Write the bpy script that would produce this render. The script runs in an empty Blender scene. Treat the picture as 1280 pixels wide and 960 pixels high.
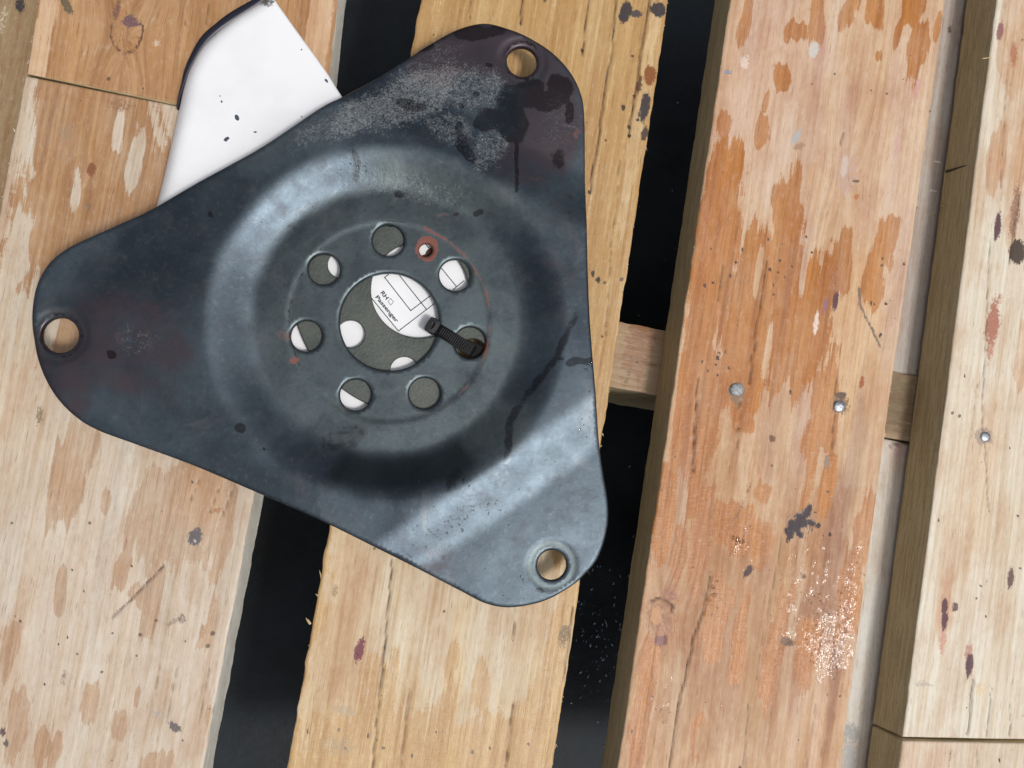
import bpy, math, random
import numpy as np
from mathutils import Vector, Matrix, Euler
from mathutils.geometry import delaunay_2d_cdt

scene = bpy.context.scene
COL = scene.collection
random.seed(7)
rng = np.random.default_rng(11)

# ------------------------------------------------------------------ camera
MM = 0.001
H = 0.360                                   # lens height above the board tops
FPX = 1108.0                                # focal length in 1280-wide pixels
cam_d = bpy.data.cameras.new('camera')
cam = bpy.data.objects.new('camera', cam_d)
COL.objects.link(cam)
cam.location = (0, 0, H)
CE = Euler((math.radians(3.4), math.radians(-6.6), 0), 'XYZ')
cam.rotation_euler = CE
cam_d.sensor_width = 36.0
cam_d.lens = 36.0 * FPX / 1280.0
cam_d.clip_start = 0.01
cam_d.clip_end = 200
scene.camera = cam
R3 = np.array(CE.to_matrix())

# ------------------------------------------------------------------ sky, sun, exposure
SUN_EL = math.radians(65)
SUN_AZ = math.radians(-42)                  # from +X (photo right) towards the photo's bottom
w = bpy.data.worlds.new('World')
scene.world = w
w.use_nodes = True
wn = w.node_tree
bg = wn.nodes['Background']
sky = wn.nodes.new('ShaderNodeTexSky')
sky.sky_type = 'NISHITA'
sky.sun_disc = False
sky.sun_elevation = SUN_EL
sky.sun_rotation = math.pi / 2 - SUN_AZ
sky.air_density = 1.0
sky.dust_density = 5.0
sky.ozone_density = 1.0
hs_ = wn.nodes.new('ShaderNodeHueSaturation')          # veiled, whitish overcast
hs_.inputs['Saturation'].default_value = .36
wn.links.new(sky.outputs[0], hs_.inputs['Color'])
wn.links.new(hs_.outputs[0], bg.inputs[0])
bg.inputs[1].default_value = 0.085
sun_d = bpy.data.lights.new('sun', 'SUN')
sun_d.energy = 1.5
sun_d.angle = math.radians(10)
sun_d.color = (1.0, 0.965, 0.92)
sun = bpy.data.objects.new('sun', sun_d)
COL.objects.link(sun)
sv = Vector((math.cos(SUN_EL) * math.cos(SUN_AZ), math.cos(SUN_EL) * math.sin(SUN_AZ), math.sin(SUN_EL)))
sun.rotation_euler = (-sv).to_track_quat('-Z', 'Y').to_euler()
sun.location = sv * 3
vs = scene.view_settings
vs.view_transform = 'Standard'
vs.look = 'None'
vs.gamma = 1
vs.exposure = 0.42
vs.use_curve_mapping = False

# ------------------------------------------------------------------ measuring helpers
def at(px, py, z=0.0):
    """point of the photograph -> place on the level z (metres); arrays allowed"""
    px = np.asarray(px, float); py = np.asarray(py, float)
    d = np.stack([(px - 640) / FPX, -(py - 480) / FPX, -np.ones_like(px)], -1)
    d = d @ R3.T
    t = (z - H) / d[..., 2]
    return np.stack([d[..., 0] * t, d[..., 1] * t, np.zeros_like(px) + z], -1)

def px_of(P):
    q = (np.asarray(P, float) - np.array([0, 0, H])) @ R3
    return 640 + FPX * q[..., 0] / -q[..., 2], 480 - FPX * q[..., 1] / -q[..., 2]

def sstep(a, b, x):
    t = np.clip((x - a) / (b - a), 0, 1)
    return t * t * (3 - 2 * t)

def vnoise(x, y, seed=0):
    """value noise on arrays, about -1..1"""
    xi = np.floor(x).astype(np.int64); yi = np.floor(y).astype(np.int64)
    fx = x - xi; fy = y - yi
    fx = fx * fx * (3 - 2 * fx); fy = fy * fy * (3 - 2 * fy)
    def h(i, j):
        n = (i * 374761393 + j * 668265263 + seed * 144665) & 0x7fffffff
        n = ((n ^ (n >> 13)) * 1274126177) & 0x7fffffff
        return ((n ^ (n >> 16)) & 0xffff) / 32767.5 - 1
    return (h(xi, yi) * (1 - fx) + h(xi + 1, yi) * fx) * (1 - fy) + (h(xi, yi + 1) * (1 - fx) + h(xi + 1, yi + 1) * fx) * fy

def fbm(x, y, seed=0, octv=4):
    s = 0; a = 1; n = 0
    for k in range(octv):
        s = s + a * vnoise(x * 2 ** k, y * 2 ** k, seed + 17 * k); n += a; a *= .5
    return s / n

def poly_dist(P, poly, closed=True):
    """distance of every P (n,2) to a polyline"""
    A = np.asarray(poly, float)
    B = np.roll(A, -1, 0) if closed else A[1:]
    if not closed: A = A[:-1]
    out = np.full(len(P), 1e9)
    for c in range(0, len(P), 4000):
        p = P[c:c + 4000, None, :]
        ab = (B - A)[None]
        t = np.clip(((p - A[None]) * ab).sum(-1) / np.maximum((ab ** 2).sum(-1), 1e-18), 0, 1)
        d = np.sqrt(((A[None] + t[..., None] * ab - p) ** 2).sum(-1))
        out[c:c + 4000] = d.min(1)
    return out

def inside(P, poly):
    A = np.asarray(poly, float); B = np.roll(A, -1, 0)
    r = np.zeros(len(P), bool)
    for a, b in zip(A, B):
        c = (a[1] > P[:, 1]) != (b[1] > P[:, 1])
        if c.any():
            xx = a[0] + (P[:, 1] - a[1]) / (b[1] - a[1] + 1e-18) * (b[0] - a[0])
            r ^= c & (P[:, 0] < xx)
    return r

def catmull(pts, n=8, closed=True):
    pts = [np.array(p, float) for p in pts]; N = len(pts); out = []
    for i in range(N if closed else N - 1):
        p0 = pts[(i - 1) % N] if closed else pts[max(i - 1, 0)]
        p1 = pts[i]; p2 = pts[(i + 1) % N]
        p3 = pts[(i + 2) % N] if closed else pts[min(i + 2, N - 1)]
        for k in range(n):
            t = k / n
            out.append(.5 * (2 * p1 + (p2 - p0) * t + (2 * p0 - 5 * p1 + 4 * p2 - p3) * t * t + (3 * p1 - p0 - 3 * p2 + p3) * t ** 3))
    if not closed: out.append(pts[-1])
    return np.array(out)

# ------------------------------------------------------------------ object helpers
def mesh_obj(name, V, F, mats, parent=None, smooth=True, fm=None, label=None, cat=None, group=None, kind=None):
    me = bpy.data.meshes.new(name)
    me.from_pydata([tuple(v) for v in V], [], [tuple(int(i) for i in f) for f in F])
    me.update()
    for m in (mats if isinstance(mats, (list, tuple)) else [mats]): me.materials.append(m)
    me.polygons.foreach_set('use_smooth', [smooth] * len(me.polygons))
    if fm is not None: me.polygons.foreach_set('material_index', np.asarray(fm, np.int32))
    o = bpy.data.objects.new(name, me)
    COL.objects.link(o)
    if parent: o.parent = parent
    tag(o, label, cat, group, kind)
    return o

def tag(o, label=None, cat=None, group=None, kind=None):
    if label: o['label'] = label
    if cat: o['category'] = cat
    if group: o['group'] = group
    if kind: o['kind'] = kind
    return o

def attr(o, name, data, typ='FLOAT'):
    a = o.data.attributes.new(name, typ, 'POINT')
    key = {'FLOAT': 'value', 'FLOAT_VECTOR': 'vector', 'FLOAT_COLOR': 'color'}[typ]
    a.data.foreach_set(key, np.ascontiguousarray(data, np.float32).ravel())

def empty(name, loc, label, cat):
    o = bpy.data.objects.new(name, None); COL.objects.link(o)
    o.location = loc; o.empty_display_size = .02
    bpy.context.view_layer.update()
    return tag(o, label, cat)

# ------------------------------------------------------------------ node helpers
class NT:
    def __init__(s, name):
        s.m = bpy.data.materials.new(name); s.m.use_nodes = True
        s.t = s.m.node_tree; s.b = s.t.nodes['Principled BSDF']
    def n(s, typ, **kw):
        nd = s.t.nodes.new('ShaderNode' + typ)
        for k, v in kw.items(): setattr(nd, k, v)
        return nd
    def set(s, sock, v):
        if hasattr(v, 'links') or isinstance(v, bpy.types.NodeSocket): s.t.links.new(v, sock)
        elif isinstance(v, (tuple, list)) and len(v) == 3 and sock.type == 'RGBA': sock.default_value = (*v, 1)
        else: sock.default_value = v
    def math(s, op, a, b=0.0, c=None, clamp=False):
        nd = s.n('Math', operation=op); nd.use_clamp = clamp
        s.set(nd.inputs[0], a); s.set(nd.inputs[1], b)
        if c is not None: s.set(nd.inputs[2], c)
        return nd.outputs[0]
    def mix(s, f, a, b, typ='MIX'):
        nd = s.n('Mix', data_type='RGBA', blend_type=typ); nd.clamp_factor = True
        s.set(nd.inputs[0], f); s.set(nd.inputs[6], a); s.set(nd.inputs[7], b)
        return nd.outputs[2]
    def fmix(s, f, a, b):
        nd = s.n('Mix', data_type='FLOAT')
        s.set(nd.inputs[0], f); s.set(nd.inputs[2], a); s.set(nd.inputs[3], b)
        return nd.outputs[0]
    def at(s, name, out='Fac'):
        nd = s.n('Attribute'); nd.attribute_name = name
        return nd.outputs[out]
    def noise(s, vec, scale, detail=4, rough=.55, dist=0.0):
        nd = s.n('TexNoise'); s.set(nd.inputs['Vector'], vec)
        nd.inputs['Scale'].default_value = scale; nd.inputs['Detail'].default_value = detail
        nd.inputs['Roughness'].default_value = rough; nd.inputs['Distortion'].default_value = dist
        return nd.outputs['Fac']
    def scale(s, vec, sx, sy, sz=1.0, loc=(0, 0, 0)):
        nd = s.n('Mapping'); s.set(nd.inputs['Vector'], vec)
        nd.inputs['Scale'].default_value = (sx, sy, sz); nd.inputs['Location'].default_value = loc
        return nd.outputs[0]
    def ramp(s, f, a, b, lo=0.0, hi=1.0):
        nd = s.n('MapRange', interpolation_type='SMOOTHSTEP'); s.set(nd.inputs[0], f)
        nd.inputs[1].default_value = a; nd.inputs[2].default_value = b
        nd.inputs[3].default_value = lo; nd.inputs[4].default_value = hi
        return nd.outputs[0]
    def bump(s, h, strength, dist, prev=None):
        nd = s.n('Bump'); s.set(nd.inputs['Height'], h)
        nd.inputs['Strength'].default_value = strength; nd.inputs['Distance'].default_value = dist
        if prev is not None: s.t.links.new(prev, nd.inputs['Normal'])
        return nd.outputs[0]
    def out(s, col, rough, normal=None, **kw):
        s.set(s.b.inputs['Base Color'], col); s.set(s.b.inputs['Roughness'], rough)
        if normal is not None: s.t.links.new(normal, s.b.inputs['Normal'])
        for k, v in kw.items(): s.set(s.b.inputs[k.replace('_', ' ')], v)
        return s.m

def wood_mat(name, wetA, wetB):
    """planed / rough-sawn board top. Attributes: gr (grain space, mm), dry (colour of the dry wood),
    wet (soaked-in field), stain + scol (marks), crk (cracks), shine (standing water film)"""
    s = NT(name)
    g = s.at('gr', 'Vector')
    broad = s.noise(s.scale(g, .10, .006), 1.0, 3)
    mid = s.noise(s.scale(g, .55, .016), 1.0, 4, .6, .3)
    fine = s.noise(s.scale(g, 2.6, .07), 1.0, 3, .7)
    hair = s.noise(s.scale(g, 3.6, .16), 1.0, 3, .7)
    pore = s.noise(s.scale(g, 1.7, .11, 1, (31, 4, 0)), 1.0, 2, .5)
    blot = s.noise(s.scale(g, .5, .25, 1, (8, 2, 0)), 1.0, 5, .7)
    saw = s.noise(s.scale(g, .25, .9), 1.0, 3, .6)
    spk = s.noise(s.scale(g, .9, .5), 1.0, 2, .5)
    dry = s.at('dry', 'Color')
    d1 = s.mix(s.ramp(mid, .35, .75), dry, (.84, .76, .67), 'MULTIPLY')
    d1 = s.mix(s.ramp(broad, .35, .7), d1, (.93, .86, .80), 'MULTIPLY')
    mot = s.noise(s.scale(g, .07, .03, 1, (5, 9, 0)), 1.0, 5, .6)
    d1 = s.mix(s.ramp(mot, .42, .66, 0, .8), d1, (.86, .75, .68), 'MULTIPLY')
    # soaked wood: jagged along the grain
    wf = s.math('ADD', s.at('wet'), s.math('MULTIPLY', s.math('SUBTRACT', mid, .5), .75))
    wf = s.math('ADD', wf, s.math('MULTIPLY', s.math('SUBTRACT', fine, .5), .7))
    wf = s.math('ADD', wf, s.math('MULTIPLY', s.math('SUBTRACT', saw, .5), .35))
    wm = s.ramp(wf, .36, .56)
    wet = s.mix(s.ramp(mid, .3, .72), wetA, wetB)
    wet = s.mix(s.ramp(broad, .3, .7), wet, s.mix(1.0, wet, (.80, .70, .60), 'MULTIPLY'))
    wmo = s.math('MULTIPLY', wm, s.math('MULTIPLY', s.at('wal'), s.ramp(mot, .3, .65, .78, 1.0)))
    rim = s.math('MULTIPLY', s.ramp(wf, .40, .52), s.ramp(wf, .85, .56))
    col = s.mix(wmo, d1, s.mix(s.math('MULTIPLY', rim, .08), wet, s.mix(1.0, wet, (.78, .66, .55), 'MULTIPLY')))
    # fine grain lines and pores
    col = s.mix(s.ramp(fine, .54, .74, 0, .42), col, s.mix(1.0, col, (.55, .40, .28), 'MULTIPLY'))
    col = s.mix(s.ramp(fine, .44, .26, 0, .16), col, (.78, .70, .60))
    col = s.mix(s.ramp(hair, .57, .74, 0, .52), col, s.mix(1.0, col, (.45, .34, .26), 'MULTIPLY'))
    col = s.mix(s.ramp(pore, .63, .72, 0, .5), col, s.mix(1.0, col, (.42, .30, .22), 'MULTIPLY'))
    col = s.mix(s.ramp(blot, .5, .75, 0, .5), col, s.mix(1.0, col, (.80, .70, .62), 'MULTIPLY'))
    col = s.mix(s.ramp(blot, .48, .25, 0, .35), col, s.mix(.5, col, (.74, .66, .57)))
    # marks
    stf = s.math('ADD', s.at('stain'), s.math('MULTIPLY', s.math('SUBTRACT', fine, .5), .55))
    stf = s.math('ADD', stf, s.math('MULTIPLY', s.math('SUBTRACT', spk, .5), 1.0))
    stf = s.math('ADD', stf, s.math('MULTIPLY', s.math('SUBTRACT', hair, .5), .7))
    stf = s.math('ADD', stf, s.math('MULTIPLY', s.math('SUBTRACT', s.noise(s.scale(g, 1.4, .9), 1.0, 3, .6), .5), 1.5))
    stm = s.ramp(stf, .3, .75)
    stm = s.math('MULTIPLY', stm, s.ramp(s.at('stain'), .04, .3, 0, .96))
    col = s.mix(stm, col, s.at('scol', 'Color'))
    col = s.mix(s.at('crk'), col, (.035, .018, .01))
    # tiny dark specks of dirt
    vor = s.n('TexVoronoi'); s.set(vor.inputs['Vector'], s.scale(g, 1, 1)); vor.inputs['Scale'].default_value = .12
    dd = s.math('ADD', vor.outputs['Distance'], s.math('MULTIPLY', s.noise(s.scale(g, .03, .03), 1.0, 2), .4))
    col = s.mix(s.ramp(dd, .235, .225, 0, .75), col, (.07, .045, .03))
    sh = s.at('shine')
    rough = s.fmix(wm, .62, .46)
    rough = s.math('ADD', rough, s.math('MULTIPLY', s.math('SUBTRACT', mid, .5), .25))
    h = s.math('ADD', s.math('MULTIPLY', fine, .8), s.math('MULTIPLY', hair, .4))
    h = s.math('ADD', h, s.math('MULTIPLY', mid, .8))
    nb = s.bump(h, .45, .00035)
    nb = s.bump(saw, .25, .0004, nb)
    wav = s.noise(s.scale(g, .40, .22, 1, (3, 7, 0)), 1.0, 2, .45)
    bn = s.n('Bump'); s.set(bn.inputs['Height'], wav); bn.inputs['Distance'].default_value = .0011
    s.set(bn.inputs['Strength'], s.ramp(sh, .0, .15)); s.t.links.new(nb, bn.inputs['Normal'])
    s.t.links.new(bn.outputs[0], s.b.inputs['Coat Normal'])
    film = s.ramp(s.math('ADD', sh, s.math('MULTIPLY', s.math('SUBTRACT', s.noise(s.scale(g, .35, .2), 1.0, 3), .5), 1.5)), .42, .60)
    glint = s.math('MULTIPLY', film, s.ramp(sh, .02, .2))
    coat = s.math('MAXIMUM', glint, s.math('MULTIPLY', wmo, .20))
    return s.out(col, rough, nb, Specular_IOR_Level=.35, Coat_Weight=coat, Coat_Roughness=s.fmix(glint, .22, .03))

def edge_mat(name, c1, c2, stripes=6.0):
    s = NT(name)
    tc = s.n('TexCoord').outputs['Object']
    lay = s.noise(s.scale(tc, 250, 25, 900), 1.0, 3, .6, .2)
    fib = s.noise(s.scale(tc, 2500, 120, 2500), 1.0, 3, .7)
    col = s.mix(s.ramp(lay, .35, .68), c1, c2)
    col = s.mix(s.ramp(fib, .5, .72, 0, .5), col, s.mix(1.0, col, (.45, .38, .3), 'MULTIPLY'))
    nb = s.bump(fib, .6, .0005)
    return s.out(col, .75, nb, Specular_IOR_Level=.25)

# ------------------------------------------------------------------ ground
def ground_mat():
    s = NT('wet_black_ground')
    tc = s.n('TexCoord').outputs['Object']
    n1 = s.noise(tc, 14, 5, .6); n2 = s.noise(tc, 260, 4, .6)
    col = s.mix(s.ramp(n1, .35, .7), (.006, .0075, .0095), (.022, .028, .034))
    rough = s.ramp(n1, .3, .75, .5, .75)
    nb = s.bump(n2, .3, .0012)
    return s.out(col, rough, nb, Specular_IOR_Level=.2)
GM = ground_mat()
n = 40
gx = np.linspace(-1, 1, n + 1); gx = np.sign(gx) * np.abs(gx) ** 2.2 * 6
V = [(x, y, -.125) for y in gx for x in gx]
F = [(j * (n + 1) + i, j * (n + 1) + i + 1, (j + 1) * (n + 1) + i + 1, (j + 1) * (n + 1) + i) for j in range(n) for i in range(n)]
mesh_obj('ground', V, F, GM, kind='structure')

# ------------------------------------------------------------------ pallet
pallet = empty('wooden_pallet', (0, 0, -.125), 'weathered wooden pallet of pale and orange boards under the steel plate', 'pallet')
ROOT = pallet
M_inv = Matrix.Translation((0, 0, .125))
def adopt(o, parent):
    o.parent = parent
    o.matrix_parent_inverse = M_inv
    return o

def board(name, TL, TR, BR, BL, t, mat, side, dry, paint, step=.75, ragL=.4, ragR=.4, ztop=0.0, seed=1, slopeL=0.0, slopeR=0.0):
    """a sawn board given by its four top corners in the photograph (may lie outside it)."""
    c = [at(*p, ztop) for p in (TL, TR, BR, BL)]
    wid = np.linalg.norm(c[1] - c[0]) / MM; ln = np.linalg.norm(c[3] - c[0]) / MM
    nu = max(8, int(wid / step)); nv = max(4, int(ln / (step * 1.15)))
    v = np.linspace(0, 1, nv + 1)
    u = np.linspace(0, 1, nu + 1)
    # cross-section: side columns, rounded arris, top, rounded arris, side columns
    side_z = [-t, -t * .8, -t * .6, -t * .4, -t * .22, -.0011, -.0004]
    U = np.concatenate([np.zeros(len(side_z)), u * (1 - .0016) + .0008, np.ones(len(side_z))])
    Z = np.concatenate([side_z, np.zeros(nu + 1), side_z[::-1]])
    k = len(side_z)
    Z[k] = -.00012; Z[k + nu] = -.00012
    U[k] = .003 * 1; U[k + 1] = .009; U[k + nu] = .997; U[k + nu - 1] = .991
    UU, VV = np.meshgrid(U, v); ZZ = np.broadcast_to(Z, UU.shape).copy()
    L = c[0][None, None] * (1 - VV[..., None]) + c[3][None, None] * VV[..., None]
    Rr = c[1][None, None] * (1 - VV[..., None]) + c[2][None, None] * VV[..., None]
    P = L * (1 - UU[..., None]) + Rr * UU[..., None]
    P[..., 2] = ztop + ZZ
    # ragged, slightly bowed edges
    ax = (c[1] - c[0]) / np.linalg.norm(c[1] - c[0])
    vm = VV * ln
    wl = np.clip(1 - UU * wid / 3.0, 0, 1); wr = np.clip(1 - (1 - UU) * wid / 3.0, 0, 1)
    rl = (fbm(vm / 6, ZZ * 300 + 0 * vm, seed, 4) * ragL + fbm(vm / 70, 0 * vm, seed + 5, 2) * .25)
    rr = (fbm(vm / 6, ZZ * 300 + 0 * vm, seed + 50, 4) * ragR + fbm(vm / 70, 0 * vm, seed + 55, 2) * .25)
    sl = np.clip(-ZZ / t, 0, 1)
    P += (ax[None, None] * ((rl * wl - rr * wr) * MM)[..., None])
    P += ax[None, None] * ((-slopeL * wl * sl + slopeR * wr * sl) * MM)[..., None]
    top = ZZ > -.0003
    um = UU * wid
    P[..., 2] += np.where(top, (fbm(um / 14, vm / 120, seed + 3, 3) * .25 + fbm(um / 1.6, vm / 40, seed + 9, 2) * .05) * MM, 0)
    PX, PY = px_of(P)
    shp = UU.shape
    f = dict(wet=np.full(shp, -1.0), wal=np.full(shp, .9), stain=np.zeros(shp), scol=np.zeros(shp + (4,)), crk=np.zeros(shp),
             shine=np.zeros(shp), dry=np.zeros(shp + (4,)), gu=um + 200 * seed, gv=vm + 0.0, z=np.zeros(shp))
    f['dry'][...] = (*dry, 1); f['scol'][...] = (.05, .03, .03, 1)
    ang = math.atan2((BL[0] + BR[0] - TL[0] - TR[0]) / 2, BL[1] - TL[1])      # grain direction in the photo
    Q = Paint(PX, PY, f, ang, seed)
    paint(Q)
    P[..., 2] += np.where(top, -f['crk'] * .0009 + f['z'], 0)
    ncol = len(U)
    ids = np.arange(shp[0] * ncol).reshape(shp[0], ncol)
    F = np.stack([ids[:-1, :-1], ids[1:, :-1], ids[1:, 1:], ids[:-1, 1:]], -1).reshape(-1, 4)
    fmi = np.zeros((shp[0] - 1, ncol - 1), np.int32)
    fmi[:, :k - 1] = 1; fmi[:, k + nu + 1:] = 2
    F = [tuple(q) for q in F] + [tuple(ids[0, :]), tuple(ids[-1, ::-1])]
    fmi = np.concatenate([fmi.ravel(), [1, 1]])
    o = mesh_obj(name, P.reshape(-1, 3), F, [mat] + list(side), fm=fmi)
    adopt(o, pallet)
    attr(o, 'gr', np.stack([f['gu'], f['gv'], 0 * f['gu']], -1), 'FLOAT_VECTOR')
    attr(o, 'dry', f['dry'], 'FLOAT_COLOR'); attr(o, 'scol', f['scol'], 'FLOAT_COLOR')
    for a in ('wet', 'wal', 'stain', 'crk', 'shine'): attr(o, a, f[a])
    return o

class Paint:
    """soaked patches, marks, knots and cracks of a board, set out in photograph positions"""
    al = .92
    def __init__(s, PX, PY, f, ang, seed):
        s.x, s.y, s.f, s.a, s.seed = PX, PY, f, ang, seed
        s.ed = fbm(PX / 8, PY / 24, seed + 400, 3) * .26 + fbm(PX / 26, PY / 40, seed + 500, 2) * .18
        ug = PX * math.cos(ang) - PY * math.sin(ang)
        s.fib = fbm(ug / 7, PY / 240, seed + 600, 3); s.fib2 = fbm(ug / 2.2, PY / 300, seed + 700, 2)
        s.wx = fbm(PX / 22, PY / 60, seed + 100, 3) * 6; s.wy = fbm(PX / 30, PY / 50, seed + 200, 3) * 12
    def loc(s, x, y, warp=1.0, ang=None):
        a = s.a if ang is None else ang
        dx = s.x - x + s.wx * warp; dy = s.y - y + s.wy * warp
        return dx * math.cos(a) - dy * math.sin(a), dx * math.sin(a) + dy * math.cos(a)
    def blk(s, x, y, ru, rv):
        """blunt patch whose ends break up fibre by fibre"""
        u, v = s.loc(x, y, min(1.0, ru / 9) * 1.2)
        v = v + s.fib * rv * .34 + s.fib2 * 7
        q = 1 - (np.abs(u / ru) ** 2.6 + np.abs(v / rv) ** 2.6) ** (1 / 2.6)
        return q + s.ed * (1.0 if ru > 4 else .4)
    def ell(s, x, y, ru, rv, warp=1.0, ang=None):
        w = min(1.0, ru / 10) * warp
        u, v = s.loc(x, y, w, ang)
        return 1 - np.sqrt((u / ru) ** 2 + (v / rv) ** 2) + s.ed * (1.0 if ru > 4 else .4)
    def streaks(s, box, n, cols, k=.5, w_=(6, 26), h_=(50, 190)):
        rr = random.Random(s.seed * 31 + n)
        for _ in range(n):
            s.hue(rr.uniform(box[0], box[2]), rr.uniform(box[1], box[3]), rr.uniform(*w_), rr.uniform(*h_), rr.choice(cols), k * rr.uniform(.4, 1))
    def wet(s, x, y, ru, rv, k=1.0, al=None):
        e = np.clip(s.blk(x, y, ru, rv) * 1.6 * k + .45, -1, 1.2)
        al = s.al * random.Random(int(x * 3 + y)).uniform(.82, 1.08) if al is None else al
        m = e > s.f['wet']; s.f['wal'][m] = al
        s.f['wet'] = np.maximum(s.f['wet'], e)
    def dryp(s, x, y, ru, rv, k=1.0):
        e = s.blk(x, y, ru, rv)
        s.f['wet'] = np.minimum(s.f['wet'], np.clip(.45 - e * 1.6 * k, -1, 1.2))
    def hue(s, x, y, ru, rv, col, k=1.0):
        e = np.clip(s.ell(x, y, ru, rv) * 1.6, 0, 1)
        e = (e * e * (3 - 2 * e) * k)[..., None]
        s.f['dry'] = s.f['dry'] * (1 - e) + np.array([*col, 1]) * e
    def mark(s, x, y, ru, rv, col=(.05, .03, .03), k=1.0, ang=None, warp=.5):
        e = np.clip(s.ell(x, y, ru * 1.5, rv * 1.5, warp, ang) * 1.8, 0, 1) * k
        m = e > s.f['stain']
        s.f['stain'] = np.maximum(s.f['stain'], e)
        s.f['scol'][m] = (*col, 1)
    def spot(s, x, y, r, col=(.04, .025, .02)): s.mark(x, y, r * .62, r * .85, col, 1.2, None, .2)
    def line(s, pts, wpx=1.6, k=1.0, col=None, jag=1.5):
        p = np.array(pts, float)
        P = np.stack([s.x.ravel() + fbm(s.y.ravel() / 14, s.x.ravel() * 0, s.seed + 300, 3) * jag, s.y.ravel()], -1)
        bb = (P[:, 0] > p[:, 0].min() - 20) & (P[:, 0] < p[:, 0].max() + 20) & (P[:, 1] > p[:, 1].min() - 20) & (P[:, 1] < p[:, 1].max() + 20)
        d = np.full(len(P), 99.0)
        if bb.any(): d[bb] = poly_dist(P[bb], p, False)
        d = d.reshape(s.x.shape)
        e = np.clip(1.35 - d / (wpx * .85), 0, 1) * min(1, k * 1.25) * (.8 + .35 * fbm(s.y / 9, s.x / 9, s.seed + 9, 2))
        if col is None: s.f['crk'] = np.maximum(s.f['crk'], e)
        else:
            m = e > s.f['stain']; s.f['stain'] = np.maximum(s.f['stain'], e); s.f['scol'][m] = (*col, 1)
    def knot(s, x, y, ru, rv, col, k=.8, ring=True):
        u, v = s.loc(x, y, .3)
        r = np.sqrt((u / ru) ** 2 + (v / rv) ** 2)
        # grain parts and flows round the knot
        s.f['gu'] = s.f['gu'] + np.sign(u) * ru * .30 * np.exp(-(u / (2.2 * ru)) ** 2 - (v / (1.9 * rv)) ** 2)
        if ring: s.f['gu'] = s.f['gu'] + np.where(r < 1.1, (1.1 - r) * 3, 0)
        s.mark(x, y, ru, rv, col, k)
    def shine(s, x, y, ru, rv, k=1.0):
        s.f['shine'] = np.maximum(s.f['shine'], np.clip(s.ell(x, y, ru, rv) * 2, 0, 1) * k)
    def grit(s, x, y, w_, h_, n_, r=1.6, col=(.05, .03, .03)):
        rr = random.Random(int(x * 7 + y))
        for _ in range(n_): s.spot(x + rr.gauss(0, w_), y + rr.gauss(0, h_), r * rr.uniform(.7, 1.5), col)

def edge_fibres(o, mat, TL, TR, BR, BL, n, seed):
    rr = random.Random(seed); V = []; F = []
    for _ in range(n):
        t = rr.uniform(.06, .94); left = rr.random() < .5
        a, b = ((TL, BL) if left else (TR, BR))
        px, py = a[0] + (b[0] - a[0]) * t, a[1] + (b[1] - a[1]) * t
        z = -rr.uniform(.0001, .0016)
        p = at(px, py, z); g = at(px + (b[0] - a[0]) * .01, py + (b[1] - a[1]) * .01, z) - p; g /= np.linalg.norm(g)
        out = np.array([g[1], -g[0], 0]) * (1 if left else -1)
        if (at(px + (-20 if left else 20), py, z) - p) @ out < 0: out = -out
        L = rr.uniform(.5, 1.0) ** 2 * rr.choice((.6, .9, 1.8)) * MM; wd = rr.uniform(.10, .22) * MM
        d = g * rr.choice((-1, 1)) * rr.uniform(.5, 1) + out * rr.uniform(.05, .6) + np.array([0, 0, rr.uniform(-.3, .25)]); d /= np.linalg.norm(d)
        s_ = np.cross(d, (0, 0, 1)); s_ /= np.linalg.norm(s_); k = len(V); p = p - out * .0002
        V += [p + s_ * wd, p - s_ * wd, p + np.array([0, 0, -wd]), p + d * L * .6 + s_ * wd * .6 + out * L * .1, p + d * L * .6 - s_ * wd * .6 + out * L * .1, p + d * L + out * L * .25]
        F += [(k, k + 1, k + 4, k + 3), (k + 1, k + 2, k + 4), (k + 2, k, k + 3), (k + 2, k + 3, k + 4), (k + 3, k + 4, k + 5)]
    f_ = mesh_obj('edge_fibres', V, F, mat, smooth=False, kind='stuff')
    f_.parent = o
PUR = (.085, .035, .045); BLK = (.03, .025, .03); BRN = (.16, .06, .025); GRY = (.36, .36, .36)
WM1 = wood_mat('board_wood_brown', (.43, .245, .105), (.28, .14, .055))
WM2 = wood_mat('board_wood_golden', (.50, .33, .14), (.39, .23, .08))
WM3 = wood_mat('board_wood_orange', (.47, .185, .028), (.30, .10, .013))
WM4 = wood_mat('board_wood_cream', (.58, .36, .20), (.42, .22, .11))
E_PALE = edge_mat('sawn_edge_pale', (.70, .69, .62), (.55, .52, .45))
E_OLIVE = edge_mat('sawn_edge_olive', (.50, .41, .255), (.37, .29, .165))
E_TAN = edge_mat('sawn_edge_tan', (.50, .38, .22), (.36, .25, .13))

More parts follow.
